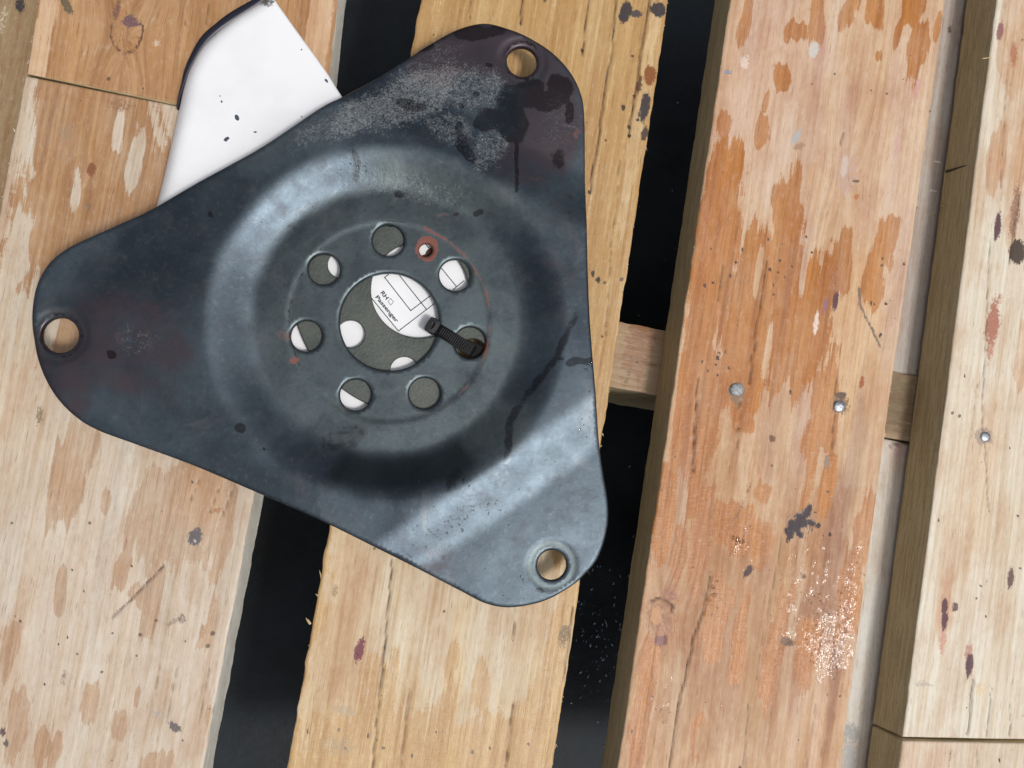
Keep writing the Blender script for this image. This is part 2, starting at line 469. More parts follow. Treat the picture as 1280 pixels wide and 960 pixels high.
def paint1u(q):                                        # upper left board
    q.f['wet'][:] = .9
    q.dryp(52, 50, 12, 90); q.dryp(395, 60, 14, 130, .8)
    q.wet(215, 60, 40, 50)
    q.knot(158, 46, 19, 27, (.26, .12, .045), .45)
    a = np.linspace(math.radians(-20), math.radians(200), 26)
    q.line([(158 + 20 * math.cos(t), 38 + 28 * math.sin(t)) for t in a], 1.9, .95, (.10, .045, .03), 1)
    q.mark(163, 27, 16, 8, (.13, .07, .08), .8); q.mark(145, 12, 5, 14, (.16, .08, .06), .8)
    q.mark(83, 6, 5, 12, (.12, .09, .05), .9, .5)
    q.hue(250, 20, 60, 50, (.45, .33, .2), .6)
    q.mark(195, 55, 5, 5, (.55, .45, .36), .5)
    for x in (235, 262, 290, 310): q.line([(x, -5), (x - 5, 30)], 1, .5)
board('board', (62, -96), (434, -96), (403, 166), (33, 92), .019, WM1, (E_OLIVE, E_PALE), (.56, .40, .26), paint1u, ragR=.5, seed=1, slopeR=1.0)

def paint1l(q):                                        # long left board
    q.al = .62
    q.f['wet'][:] = -.1
    q.al = .9
    for a in ((110, 200, 85, 190), (60, 330, 45, 110), (170, 290, 60, 120), (120, 400, 60, 90)): q.wet(*a)
    q.dryp(168, 195, 8, 45); q.dryp(24, 150, 12, 70); q.dryp(20, 330, 14, 70); q.dryp(150, 165, 6, 22); q.dryp(15, 460, 26, 110); q.dryp(70, 380, 9, 55, .8)
    q.dryp(95, 240, 7, 30, .7)
    q.al = .6
    for a in ((84, 598, 24, 62), (100, 560, 22, 45), (235, 640, 50, 68), (190, 640, 24, 55), (150, 715, 13, 26), (160, 670, 8, 30), (131, 628, 6, 18),
              (190, 745, 9, 52), (176, 738, 14, 14), (75, 745, 7, 34), (115, 875, 13, 24), (148, 905, 9, 20), (10, 815, 12, 40), (22, 905, 14, 42),
              (50, 938, 9, 24), (69, 936, 8, 24), (198, 955, 20, 22), (283, 655, 10, 45), (275, 700, 8, 40), (252, 797, 6, 13), (262, 785, 4, 30), (88, 640, 5, 34), (205, 678, 8, 30),
              (172, 870, 4, 14), (260, 890, 4, 14)): q.wet(*a)
    q.hue(250, 620, 60, 70, (.55, .36, .22), .6)
    q.hue(100, 750, 200, 260, (.58, .535, .46), .85)
    q.hue(250, 850, 40, 160, (.54, .46, .38), .5)
    q.hue(15, 520, 50, 160, (.56, .48, .37), .8)
    q.streaks((-40, 120, 310, 980), 60, [(.56, .50, .42), (.46, .37, .28), (.45, .41, .35), (.56, .46, .37), (.55, .50, .44)], .45, (5, 22))
    q.knot(115, 212, 6, 9, (.20, .075, .03), 1.0, False)
    q.mark(80, 165, 10, 14, (.28, .19, .12), .5); q.mark(150, 132, 22, 9, (.25, .13, .07), .55); q.mark(111, 259, 5, 5, (.2, .13, .08), .7)
    q.mark(50, 518, 4, 9, (.22, .17, .1), .8)
    q.mark(243, 672, 9, 9, (.09, .08, .09), 1.2, 0, .9); q.spot(244, 676, 3.4, (.6, .58, .55))
    q.line([(140, 772), (165, 748), (190, 722), (205, 706)], 1.3, .75, None, .5); q.line([(188, 724), (225, 692)], 1, .5, (.5, .42, .36), .5)
    for x, y in ((84, 796), (105, 738), (72, 805), (14, 725), (90, 712), (165, 708), (231, 802), (203, 640), (18, 770), (228, 925), (240, 602), (56, 855), (25, 777)): q.spot(x, y, 1.9)
    q.mark(227, 772, 5, 6, (.2, .15, .12), .7); q.mark(212, 778, 7, 2.5, (.2, .15, .12), .6, .5); q.mark(80, 845, 3, 10, (.25, .2, .16), .7)
    q.mark(198, 896, 8, 6, (.35, .3, .26), .55); q.mark(218, 911, 8, 3.5, (.12, .1, .1), .9, -.5); q.mark(3, 914, 4, 6, (.1, .06, .06), 1.0); q.mark(8, 928, 3, 4, (.1, .08, .08), 1.0)
    q.mark(252, 790, 4, 9, (.33, .19, .1), .7); q.mark(272, 640, 9, 5, (.3, .14, .05), .6, .4)
    for x in (200, 221, 262): q.line([(x, 830), (x - 12, 905)], .9, .35)
    q.line([(275, 605), (262, 640)], .9, .6); q.line([(290, 612), (276, 650)], .9, .6); q.line([(250, 595), (238, 625)], .9, .5)
board('board', (31, 95), (402, 169), (222, 1124), (-161, 1124), .019, WM1, (E_OLIVE, E_PALE), (.54, .48, .395), paint1l, ragR=.55, seed=2, slopeR=1.0)

def paint2(q):                                         # second board, under the plate
    q.f['wet'][:] = .62
    q.hue(640, 60, 300, 300, (.55, .40, .20), .9)
    q.dryp(560, 770, 70, 95); q.dryp(480, 740, 50, 80); q.dryp(640, 790, 45, 100); q.dryp(590, 850, 20, 60); q.dryp(520, 830, 22, 70); q.dryp(675, 770, 20, 70); q.dryp(430, 800, 34, 200)
    q.hue(560, 770, 190, 190, (.60, .54, .42), 1); q.hue(430, 780, 45, 170, (.50, .37, .24), .9)
    q.dryp(795, 170, 7, 120, .8); q.dryp(815, 60, 6, 50, .6)
    q.wet(700, 830, 17, 140, 1.2); q.wet(600, 860, 12, 30); q.wet(565, 825, 7, 25)
    q.wet(520, 960, 130, 62); q.wet(640, 990, 90, 85)
    q.streaks((370, -20, 840, 980), 60, [(.60, .47, .27), (.64, .55, .38), (.48, .35, .19), (.56, .40, .22), (.52, .43, .30)], .5, (5, 20))
    q.mark(450, 812, 5, 15, (.16, .045, .06), 1.1); q.spot(447, 818, 2.4, (.05, .02, .04))
    q.mark(418, 740, 4, 9, (.33, .24, .15), .7)
    q.mark(706, 792, 5, 13, (.16, .10, .04), .8)
    q.mark(782, 14, 6, 12, BLK, 1.3); q.mark(795, 19, 8, 5, (.06, .05, .05), 1.0); q.mark(823, 13, 9, 9, BLK, 1.3)
    q.mark(813, 92, 6, 11, (.20, .065, .015), 1.2); q.mark(805, 135, 6, 17, BLK, 1.2); q.mark(799, 105, 3, 12, (.1, .05, .02), 1.0); q.mark(806, 168, 4, 10, (.06, .04, .03), 1)
    for x, y, r in ((779, 134, 4), (786, 158, 3), (787, 170, 3), (793, 120, 2.5), (728, 63, 3), (737, 240, 2.5), (748, 350, 4), (741, 342, 4), (790, 70, 2), (753, 420, 2), (797, 150, 2.5), (757, 175, 2)): q.spot(x, y, r)
    q.line([(772, -10), (769, 25), (764, 70), (757, 100), (752, 140), (748, 180), (742, 205), (738, 240)], 1.5)
    q.line([(815, -10), (808, 30), (801, 62), (797, 95), (791, 130), (786, 170)], 1.6, .9)
    q.line([(655, -10), (651, 30)], 1.3, .9); q.line([(738, -10), (731, 45), (727, 70)], 1.1, .8)
    q.line([(490, 700), (485, 760), (478, 830), (470, 900), (462, 1000)], 1.3, .9); q.line([(512, 850), (500, 960)], 1, .6)
    q.line([(645, 760), (640, 800)], .9, .7); q.line([(640, 880), (632, 960)], 1.2, .8); q.line([(716, 760), (711, 800), (704, 850)], 1.4, .8)
    q.line([(775, 200), (762, 330), (757, 420)], .9, .45); q.line([(590, -10), (588, 22)], .9, .5)
    for x, y in ((424, 912), (460, 920), (590, 940), (480, 935), (432, 935), (612, 935), (545, 915), (660, 930), (385, 915), (515, 945), (470, 925)): q.spot(x, y, 2.4, (.12, .08, .05))
    q.mark(430, 888, 16, 5, (.40, .31, .2), .7); q.mark(425, 935, 26, 12, (.33, .25, .15), .5)
board('board', (542, -96), (850, -96), (666, 1124), (331, 1124), .019, WM2, (E_TAN, E_TAN), (.57, .45, .28), paint2, ragL=.7, ragR=.5, seed=3, slopeR=-.6, slopeL=-.6)

def paint3(q):                                         # broad orange board
    q.f['wet'][:] = -.12
    PK = (.62, .42, .33)
    q.hue(960, 120, 120, 190, (.56, .405, .30), .9); q.hue(1130, 250, 60, 300, (.60, .46, .34), .9)
    q.hue(1060, 430, 60, 170, (.62, .43, .24), .9); q.hue(930, 800, 190, 190, (.43, .27, .17), .95); q.hue(1040, 900, 90, 140, (.60, .42, .30), .8)
    q.hue(1020, 80, 10, 90, (.48, .31, .27), .8); q.hue(1060, 140, 16, 80, (.52, .34, .29), .6); q.hue(1060, 690, 40, 90, (.63, .43, .28), .7)
    for a in ((933, 28, 9, 36), (993, 38, 14, 15), (1022, 12, 12, 36), (1062, 8, 12, 34), (1094, 4, 15, 28), (1140, 8, 15, 26), (1148, 66, 12, 40), (977, 97, 10, 20),
              (958, 128, 4.5, 18), (905, 152, 8, 16), (953, 168, 9.5, 18), (1098, 68, 4, 7), (1171, 32, 5, 22), (1123, 40, 5, 20),
              (900, 250, 22, 78), (893, 330, 30, 120), (938, 370, 20, 80), (985, 272, 20, 52), (975, 350, 34, 60), (1000, 400, 42, 95), (930, 440, 30, 85), (880, 500, 22, 90),
              (870, 440, 20, 120), (1108, 305, 16, 38), (1092, 350, 14, 40), (1055, 330, 9, 40), (985, 470, 20, 60), (934, 540, 9, 22), (1030, 505, 20, 60), (1010, 570, 14, 60), (880, 590, 15, 70), (845, 560, 10, 50),
              (951, 612, 11, 18), (942, 676, 22, 30), (915, 655, 26, 30), (895, 768, 18, 56), (875, 690, 15, 60), (1062, 740, 16, 60), (1080, 660, 12, 50), (830, 640, 14, 80), (980, 770, 10, 60), (960, 860, 10, 60),
              (812, 850, 12, 60), (800, 910, 12, 60), (850, 690, 10, 40), (925, 800, 8, 50), (1035, 610, 10, 45), (1010, 820, 14, 50), (870, 920, 10, 40)): q.wet(*a)
    for a in ((960, 575, 40, 26), (905, 585, 22, 22), (975, 520, 12, 36), (920, 712, 17, 24), (990, 600, 14, 30), (960, 440, 4, 36), (950, 340, 4, 30), (1005, 330, 4, 40), (870, 850, 7, 50), (900, 930, 34, 30), (985, 690, 12, 40), (960, 930, 30, 40)): q.dryp(*a)
    q.streaks((760, 560, 1100, 980), 60, [(.40, .225, .115), (.50, .33, .19), (.32, .175, .115), (.56, .43, .31), (.44, .235, .105), (.50, .35, .21)], .8)
    q.streaks((860, -20, 1160, 560), 40, [(.53, .38, .31), (.60, .49, .40), (.47, .33, .28), (.56, .42, .30)], .5)
    # knots
    q.knot(1060, 213, 14, 32, (.45, .31, .27), .55); q.mark(1056, 205, 5, 14, (.52, .42, .36), .8); q.mark(1071, 245, 3, 4, (.4, .14, .05), 1)
    q.knot(824, 770, 17, 27, (.30, .15, .10), .55); q.line([(812, 752), (822, 748), (832, 750), (841, 757), (839, 764)], 1.7, .95)
    q.mark(822, 768, 8, 17, (.50, .28, .15), .7); q.mark(826, 800, 7, 7, (.17, .07, .06), .8); q.mark(838, 745, 12, 8, (.28, .13, .11), .5)
    # cracks and marks
    q.line([(905, -10), (900, 30)], 1, .5); q.line([(959, 325), (950, 380), (942, 438), (936, 480)], 1.2, .75); q.line([(872, 470), (868, 540), (866, 590)], 1.2, .85)
    q.line([(905, 330), (897, 375)], 1, .6); q.line([(925, 500), (921, 560)], 1, .6); q.line([(938, 640), (928, 680), (915, 690)], 2.2, .6, (.17, .065, .03)); q.line([(940, 600), (925, 640), (905, 665)], 2.4, .6, (.2, .09, .05))
    q.line([(887, 720), (880, 762), (867, 796), (858, 840), (848, 880), (843, 914), (838, 960)], 1.5, .9); q.line([(985, 640), (960, 760), (945, 850)], 1, .4)
    q.line([(1045, 470), (1040, 560)], 1, .5); q.line([(1055, 165), (1051, 180)], 1.2, .7); q.line([(935, 880), (930, 960)], 1, .4); q.line([(1020, 880), (1010, 960)], 1, .4)
    q.mark(1044, 378, 4, 16, PUR, 1); q.mark(1031, 384, 3, 12, (.25, .12, .16), .9); q.mark(1020, 402, 3, 14, (.66, .54, .46), .8); q.mark(1046, 350, 10, 20, (.36, .17, .1), .5)
    q.line([(1074, 360), (1074, 380), (1083, 398), (1091, 412), (1100, 434)], 2.6, .75, (.16, .12, .10), 1)
    q.mark(1078, 478, 4, 9, (.30, .10, .035), 1); q.mark(1033, 577, 3.5, 9, (.25, .17, .12), .9)
    for m_ in ((1009, 639, 4, 8), (1002, 650, 8, 7), (994, 660, 7, 8), (987, 671, 4, 7), (1015, 650, 5, 3), (1024, 655, 3, 3), (983, 664, 3, 4), (1001, 668, 4, 3)): q.mark(*m_, (.035, .03, .04), 1.1, -.6, 1.0)
    q.mark(1000, 655, 14, 20, (.22, .14, .11), .5, -.6); q.grit(1012, 656, 14, 12, 14, 2.0)
    q.mark(935, 713, 4, 8, (.07, .04, .04), 1.1, -.6); q.mark(985, 801, 8, 6, (.14, .08, .05), .9)
    q.mark(1017, 60, 5, 9, (.5, .47, .43), .9); q.mark(931, 80, 6, 9, (.62, .5, .43), .7); q.mark(909, 92, 7, 2.5, (.22, .25, .34), .9); q.mark(995, 172, 4, 9, (.36, .36, .36), .9, -.5); q.mark(999, 186, 8, 4, (.34, .2, .13), .9, .5)
    q.mark(1050, 505, 13, 14, (.22, .13, .07), .75); q.mark(1051, 496, 8, 6, (.10, .07, .05), .9); q.mark(921, 489, 11, 12, (.20, .12, .07), .8); q.mark(966, 550, 4, 4, (.15, .08, .05), 1)
    q.mark(1148, 108, 4, 14, (.5, .27, .24), .6); q.mark(1121, 185, 5, 16, (.5, .31, .27), .6); q.mark(1140, 320, 4, 7, (.2, .22, .28), .9)
    q.grit(900, 455, 12, 10, 8, 1.8); q.grit(975, 350, 14, 14, 9, 1.6); q.grit(1103, 372, 8, 14, 8, 1.6); q.grit(930, 340, 40, 20, 6, 1.6)
    for x, y in ((881, 357), (960, 300), (866, 268), (928, 312), (1125, 415), (1100, 420), (1035, 615), (815, 870), (790, 915), (1050, 870), (925, 960), (1007, 296), (913, 345), (988, 490), (1130, 330)): q.spot(x, y, 2.2, (.09, .05, .04))
    q.shine(1042, 802, 40, 66, .72); q.shine(1010, 750, 60, 110, .40); q.shine(925, 680, 30, 40, .36); q.shine(830, 880, 30, 70, .30); q.shine(1062, 740, 12, 90, .5); q.shine(1078, 780, 8, 60, .9)
board('board', (927, -96), (1194, -96), (1027, 1124), (748, 1124), .019, WM3, (E_OLIVE, E_TAN), (.56, .405, .27), paint3, ragL=.45, ragR=.35, seed=4, slopeL=1.6)

def paint4(q):                                         # cream board at the right
    q.al = .6
    q.f['wet'][:] = -.2
    q.hue(1215, 620, 60, 160, (.60, .47, .33), .75); q.hue(1280, 120, 45, 230, (.55, .40, .27), .8); q.hue(1180, 700, 36, 400, (.66, .62, .52), .6)
    for a in ((1270, 70, 12, 60), (1262, 30, 13, 50), (1246, 198, 12, 48), (1278, 180, 8, 60), (1262, 290, 8, 30), (1275, 440, 8, 40)): q.wet(*a)
    q.streaks((1130, -20, 1300, 960), 36, [(.66, .62, .53), (.58, .50, .38), (.68, .65, .58), (.60, .48, .36)], .5, (5, 20))
    q.mark(1250, 40, 3.5, 12, (.25, .11, .10), 1); q.mark(1268, 68, 5, 14, (.36, .15, .08), .8); q.mark(1247, 284, 4, 19, PUR, 1.1); q.mark(1268, 270, 6, 34, (.26, .14, .09), .8)
    q.mark(1271, 314, 9, 11, (.045, .03, .02), 1.4); q.mark(1242, 405, 8, 34, (.34, .14, .09), .95); q.mark(1238, 440, 5, 18, (.4, .2, .13), .7)
    q.hue(1181, 765, 13, 60, (.55, .36, .25), .9); q.mark(1181, 757, 3.5, 8, PUR, 1.1); q.mark(1181, 778, 3.5, 12, PUR, 1); q.mark(1194, 759, 3, 6, (.13, .06, .07), 1); q.mark(1179, 800, 5, 20, (.5, .28, .2), .7)
    q.mark(1212, 833, 4.5, 15, PUR, 1.2); q.mark(1212, 815, 5, 12, (.42, .24, .18), .8); q.mark(1264, 722, 3.5, 13, (.12, .07, .06), 1.1); q.mark(1227, 860, 6, 8, (.6, .48, .3), .6)
    q.mark(1154, 853, 10, 3, (.4, .36, .3), .6); q.line([(1216, 850), (1212, 900), (1209, 918)], 1.4, .7); q.line([(1240, 860), (1233, 922)], .9, .5); q.line([(1263, 880), (1262, 920)], .9, .5)
    q.line([(1238, 300), (1232, 420), (1228, 520), (1236, 640)], 1, .5); q.line([(1258, 100), (1250, 250)], .9, .4); q.line([(1275, 240), (1262, 330)], 1.2, .6); q.line([(1222, 480), (1215, 545)], .9, .4)
    q.mark(1231, 545, 10, 10, (.33, .25, .19), .8); q.mark(1238, 516, 5, 7, (.5, .38, .26), .7)
    for x, y in ((1278, 50), (1226, 732), (1233, 726), (1232, 770), (1272, 645), (1173, 650), (1275, 710), (1206, 470), (1262, 560)): q.spot(x, y, 2, (.1, .07, .05))
board('board', (1258, -96), (1560, -96), (1440, 927), (1129, 921), .019, WM4, (E_OLIVE, E_TAN), (.66, .635, .545), paint4, ragL=.35, seed=5, slopeL=3.0)
def paint4b(q):
    q.f['wet'][:] = -.2
    q.hue(1150, 945, 60, 60, (.62, .52, .42), .8)
    q.line([(1189, 936), (1181, 975)], 1.6, .7, (.3, .2, .12)); q.line([(1222, 938), (1218, 970)], 1, .4)
    q.spot(1249, 950, 2)
board('board', (1129, 926), (1440, 932), (1420, 1124), (1104, 1124), .019, WM4, (E_OLIVE, E_TAN), (.60, .53, .43), paint4b, ragL=.35, seed=6, slopeL=3.0)

# stringer that crosses beneath the boards, and the deck boards of the underside
def paintS(q):
    q.f['wet'][:] = .0
    q.hue(795, 450, 80, 80, (.35, .265, .175), 1); q.hue(1130, 508, 60, 90, (.20, .155, .095), 1)
    q.wet(800, 418, 60, 16, 1.2); q.mark(800, 440, 40, 4, (.2, .13, .08), .5, 1.4); q.mark(785, 470, 30, 3, (.15, .10, .07), .5, 1.4)
def plain_beam(name, quad, ztop, t, mat, side, dry, paint, seed):
    return board(name, *quad, t, mat, side, dry, paint, step=1.3, ztop=ztop, seed=seed)
MS = wood_mat('stringer_wood', (.30, .14, .06), (.20, .09, .04))
plain_beam('stringer', ((1360, 510), (1360, 593), (40, 350), (40, 267)), -.0196, .09, MS, (E_TAN, E_OLIVE), (.36, .27, .18), paintS, 21)
def paintD(q):
    q.f['wet'][:] = -.4
    q.hue(1160, 200, 80, 330, (.44, .41, .385), 1); q.hue(1100, 800, 80, 300, (.60, .585, .545), 1)
    q.line([(1166, 201), (1184, 205)], 1, .8, (.8, .75, .68)); q.line([(1164, 238), (1182, 241)], 1, .8, (.8, .75, .68))
    q.mark(1164, 268, 5, 4, (.4, .37, .26), .9); q.mark(1187, 37, 2.5, 4, (.12, .09, .07), 1)
    q.line([(1114, 557), (1124, 555), (1140, 552)], 2.6, .95); q.mark(1127, 566, 12, 9, (.42, .31, .28), .8); q.mark(1066, 918, 9, 11, (.33, .33, .32), .8); q.mark(1064, 950, 8, 20, (.36, .36, .35), .8)
    q.hue(1130, 560, 30, 30, (.62, .5, .45), .7)
plain_beam('bottom_board', ((1130, -96), (1260, -96), (1170, 474), (1075, 458)), -.0215, .020, WM4, (E_TAN, E_TAN), (.44, .415, .39), paintD, 22)
plain_beam('bottom_board', ((1065, 541), (1165, 560), (1140, 1124), (985, 1124)), -.0215, .020, WM4, (E_PALE, E_TAN), (.58, .565, .53), paintD, 24)
def paintD2(q):
    q.f['wet'][:] = -.5
    q.mark(4, 25, 5, 16, (.5, .45, .35), .5); q.mark(25, 5, 6, 8, BLK, 1)
plain_beam('bottom_board', ((-150, -96), (150, -96), (20, 560), (-290, 560)), -.0200, .020, MS, (E_OLIVE, E_OLIVE), (.30, .225, .13), paintD2, 23)

# ------------------------------------------------------------------ nails
def nail_mat(name, c, rough, met):
    s = NT(name); tc = s.n('TexCoord').outputs['Object']
    nn = s.noise(tc, 900, 4, .6)
    return s.out(s.mix(s.ramp(nn, .35, .7), c, tuple(x * .5 for x in c)), rough, s.bump(nn, .5, .0004), Metallic=met)
NM1 = nail_mat('nail_grey', (.33, .34, .35), .6, .4); NM2 = nail_mat('nail_steel', (.34, .36, .39), .36, .8)
def nail(px, py, rpx, mat, bd, dome=.0006, sink=0.0):
    c = at(px, py, .0004 - sink); r = rpx * .325 * MM
    V = []; F = []; n = 20
    for k, (rr, z) in enumerate(((1, -.0015), (1, .0001), (.93, .0004), (.6, .0004 + dome * .6), (.25, .0004 + dome), )):
        for i in range(n):
            a = 2 * math.pi * i / n; q = rr * r * (1 + .05 * math.sin(2 * a + k))
            V.append((c[0] + q * math.cos(a), c[1] + q * math.sin(a), c[2] + z))
    for k in range(4):
        for i in range(n): F.append((k * n + i, k * n + (i + 1) % n, (k + 1) * n + (i + 1) % n, (k + 1) * n + i))
    F.append(tuple(range(4 * n, 5 * n)))
    o = mesh_obj('nail', V, F, mat, smooth=True)
    o.parent = bd; o.matrix_parent_inverse = Matrix.Identity(4)
    return o
bds = [o for o in bpy.data.objects if o.name.startswith('board')]
bd3 = bpy.data.objects['board.003']; bd4 = bpy.data.objects['board.004']
nail(921, 487, 9, NM1, bd3, .0003); nail(1049, 508, 8.5, NM2, bd3, .0003, .0006); nail(1231, 546, 7.5, NM2, bd4, .00035, .0006)

# ------------------------------------------------------------------ cut-sheet builder (plate, ring, panel)
def cdt_sheet(outer, holes, spacing, jitter=.25, rings=(.00025, .0006)):
    """triangulated flat sheet: outline and holes in metres (n,2). Returns V2, tris, dist to any edge"""
    pts = []; edges = []
    def add(poly):
        b = len(pts); m = len(poly)
        pts.extend([tuple(p) for p in poly]); edges.extend([(b + i, b + (i + 1) % m) for i in range(m)])
    add(outer)
    for h in holes: add(h)
    lo = outer.min(0); hi = outer.max(0)
    gx = np.arange(lo[0], hi[0], spacing); gy = np.arange(lo[1], hi[1], spacing * .87)
    X, Y = np.meshgrid(gx, gy); X = X + (np.arange(len(gy)) % 2)[:, None] * spacing / 2
    G = np.stack([X.ravel(), Y.ravel()], -1) + rng.uniform(-jitter, jitter, (X.size, 2)) * spacing * .4
    ok = inside(G, outer)
    for h in holes: ok &= ~inside(G, h)
    G = G[ok]
    d = poly_dist(G, outer)
    for h in holes: d = np.minimum(d, poly_dist(G, h))
    G = G[d > max(rings) + spacing * .45]
    pts.extend([tuple(p) for p in G])
    for k, poly in enumerate([outer] + list(holes)):           # rings just inside each edge for the rounded arris
        e = np.roll(poly, -1, 0) - np.roll(poly, 1, 0)
        nrm = np.stack([-e[:, 1], e[:, 0]], -1); nrm /= np.linalg.norm(nrm, axis=1)[:, None]
        area = .5 * np.sum(poly[:, 0] * np.roll(poly[:, 1], -1) - np.roll(poly[:, 0], -1) * poly[:, 1])
        if area < 0: nrm = -nrm
        if k: nrm = -nrm
        for rr in rings: pts.extend([tuple(p) for p in poly + nrm * rr])
    S = 1000.0
    v2, ed, fc, *_ = delaunay_2d_cdt([Vector((p[0] * S, p[1] * S)) for p in pts], edges, [], 0, 1e-6)
    P = np.array([(v.x, v.y) for v in v2]) / S
    T = np.array(fc)
    cen = P[T].mean(1)
    ok = inside(cen, outer)
    for h in holes: ok &= ~inside(cen, h)
    T = T[ok]
    a = P[T[:, 0]]; b = P[T[:, 1]]; c = P[T[:, 2]]
    cr = (b[:, 0] - a[:, 0]) * (c[:, 1] - a[:, 1]) - (b[:, 1] - a[:, 1]) * (c[:, 0] - a[:, 0])
    T[cr < 0] = T[cr < 0][:, ::-1]
    D = poly_dist(P, outer)
    for h in holes: D = np.minimum(D, poly_dist(P, h))
    return P, T, D

def solid(P, T, ztop, zbot):
    n = len(P)
    V = np.concatenate([np.c_[P, ztop], np.c_[P, zbot]])
    E = np.concatenate([T[:, [0, 1]], T[:, [1, 2]], T[:, [2, 0]]])
    keys = set(map(tuple, E.tolist()))
    bd = [(a, b) for a, b in keys if (b, a) not in keys]
    F = [tuple(t) for t in T] + [(t[2] + n, t[1] + n, t[0] + n) for t in T] + [(b, a, a + n, b + n) for a, b in bd]
    return V, F

def circ(px, py, rpx, z, n=72):
    a = np.linspace(0, 2 * np.pi, n, endpoint=False)
    c = at(px, py, z)
    e = at(px + rpx, py, z); e2 = at(px, py + rpx, z)
    r = .5 * (np.linalg.norm(e - c) + np.linalg.norm(e2 - c))
    return np.stack([c[0] + r * np.cos(a), c[1] + r * np.sin(a)], -1)

Z_PAN = .009; Z_RING = .0115; Z_DISC = .0140; Z_FL = .0194

# ------------------------------------------------------------------ white panel
def panel_mat():
    s = NT('white_paint'); tc = s.n('TexCoord').outputs['Object']
    n1 = s.noise(tc, 30, 4); n2 = s.noise(tc, 700, 3, .6)
    dirt = s.ramp(s.math('ADD', s.at('dirt'), s.math('MULTIPLY', s.math('SUBTRACT', n2, .5), 1.6)), .45, .75)
    col = s.mix(s.ramp(n1, .4, .7), (.72, .73, .75), (.66, .67, .69))
    col = s.mix(dirt, col, (.12, .12, .12))
    return s.out(col, .35, s.bump(n1, .05, .001), Specular_IOR_Level=.5)
left_px = [(192, 262), (203, 218), (214, 170), (223, 130), (228, 108), (236, 84), (254, 54), (288, 24), (318, 5), (334, -6)]
outl = catmull(left_px, 6, False)
rest = np.array([(341, -4), (344, 4), (375, 48), (407, 92), (426, 122), (470, 188), (540, 280), (598, 340), (604, 366), (590, 388), (562, 424), (546, 470), (520, 530), (470, 556), (400, 545), (330, 500), (250, 420), (196, 330), (186, 290)])
pan_px = np.concatenate([outl, catmull(rest, 6, False)])
PW = at(pan_px[:, 0], pan_px[:, 1], .004)[:, :2]
def resample(poly, step):
    Q = np.vstack([poly, poly[:1]]); seg = np.linalg.norm(np.diff(Q, axis=0), axis=1)
    s_ = np.concatenate([[0], np.cumsum(seg)]); m = int(s_[-1] / step)
    t = np.linspace(0, s_[-1], m, endpoint=False)
    return np.stack([np.interp(t, s_, Q[:, 0]), np.interp(t, s_, Q[:, 1])], -1)
PW = resample(PW, .0015)
P, T, D = cdt_sheet(PW, [], .0022, rings=(.0003, .0008, .0018, .0035))
Lw = at(outl[:, 0], outl[:, 1], .004)[:, :2]
dl = poly_dist(P, Lw, False)
zt = Z_PAN - .0065 * np.clip(1 - dl / .007, 0, 1) ** 2.2 - .0008 * np.clip(1 - D / .0012, 0, 1) ** 2
V, F = solid(P, T, zt, np.full(len(P), .0006))
pan = mesh_obj('white_panel', V, F, panel_mat(), label='white painted panel with curved edge and printed lines, under the steel plate', cat='panel')
qx, qy = px_of(V)
dirt = np.clip(1.1 - np.hypot((qx - 332) / 20, (qy - 2) / 9), 0, 1) + .55 * np.clip(1 - np.hypot((qx - 221) / 5, (qy - 215) / 8), 0, 1)
attr(pan, 'dirt', dirt)
# navy rim along the upper left edge
s = NT('navy_plastic'); tc = s.n('TexCoord').outputs['Object']
NAVY = s.out(s.mix(s.noise(tc, 400, 3), (.006, .007, .016), (.014, .016, .034)), .4)
o_px = catmull([(221, 136), (223, 122), (227, 105), (233, 82), (250, 49), (270, 30), (290, 15), (323, -4), (335, -14)], 5, False)
i_px = catmull([(223, 136), (226, 122), (231, 107), (240, 86), (258, 58), (276, 40), (294, 28), (322, 9), (337, -2)], 5, False)
ow = at(o_px[:, 0], o_px[:, 1], .002); iw = at(i_px[:, 0], i_px[:, 1], .002)
V = np.concatenate([ow + (0, 0, .0005), iw + (0, 0, .0012), iw - (0, 0, .0018), ow - (0, 0, .0015)]); n = len(ow); F = []
for k in range(4):
    for i in range(n - 1):
        a, b = k * n, ((k + 1) % 4) * n
        F.append((a + i, b + i, b + i + 1, a + i + 1))
F += [(0, n, 2 * n, 3 * n), (4 * n - 1, 3 * n - 1, 2 * n - 1, n - 1)]
mesh_obj('edge_rim', V, F, NAVY, pan, label='dark navy rim along the curved edge')
# dark flecks sticking to the panel
s = NT('fleck_dark'); tc = s.n('TexCoord').outputs['Object']
FLK = s.out(s.mix(s.noise(tc, 900, 3), (.02, .03, .05), (.06, .08, .10)), .5)
def fleck(px, py, w_, h_, ang, z, mat, parent, name='paint_chip', seed=0):
    rr = random.Random(seed); c = at(px, py, z); n = 11; k = .325 * MM; V = []
    for i in range(n):
        a = 2 * math.pi * i / n; q = rr.uniform(.75, 1.15)
        x, y = w_ * q * math.cos(a), h_ * q * math.sin(a)
        V.append((c[0] + k * (x * math.cos(ang) - y * math.sin(ang)), c[1] + k * (x * math.sin(ang) + y * math.cos(ang)), z))
    V += [(c[0] + (x - c[0]) * .7, c[1] + (y - c[1]) * .7, z + .00025) for x, y, _ in V]
    F = [(i, (i + 1) % n, n + (i + 1) % n, n + i) for i in range(n)] + [tuple(range(n, 2 * n))]
    return mesh_obj(name, V, F, mat, parent, smooth=False)
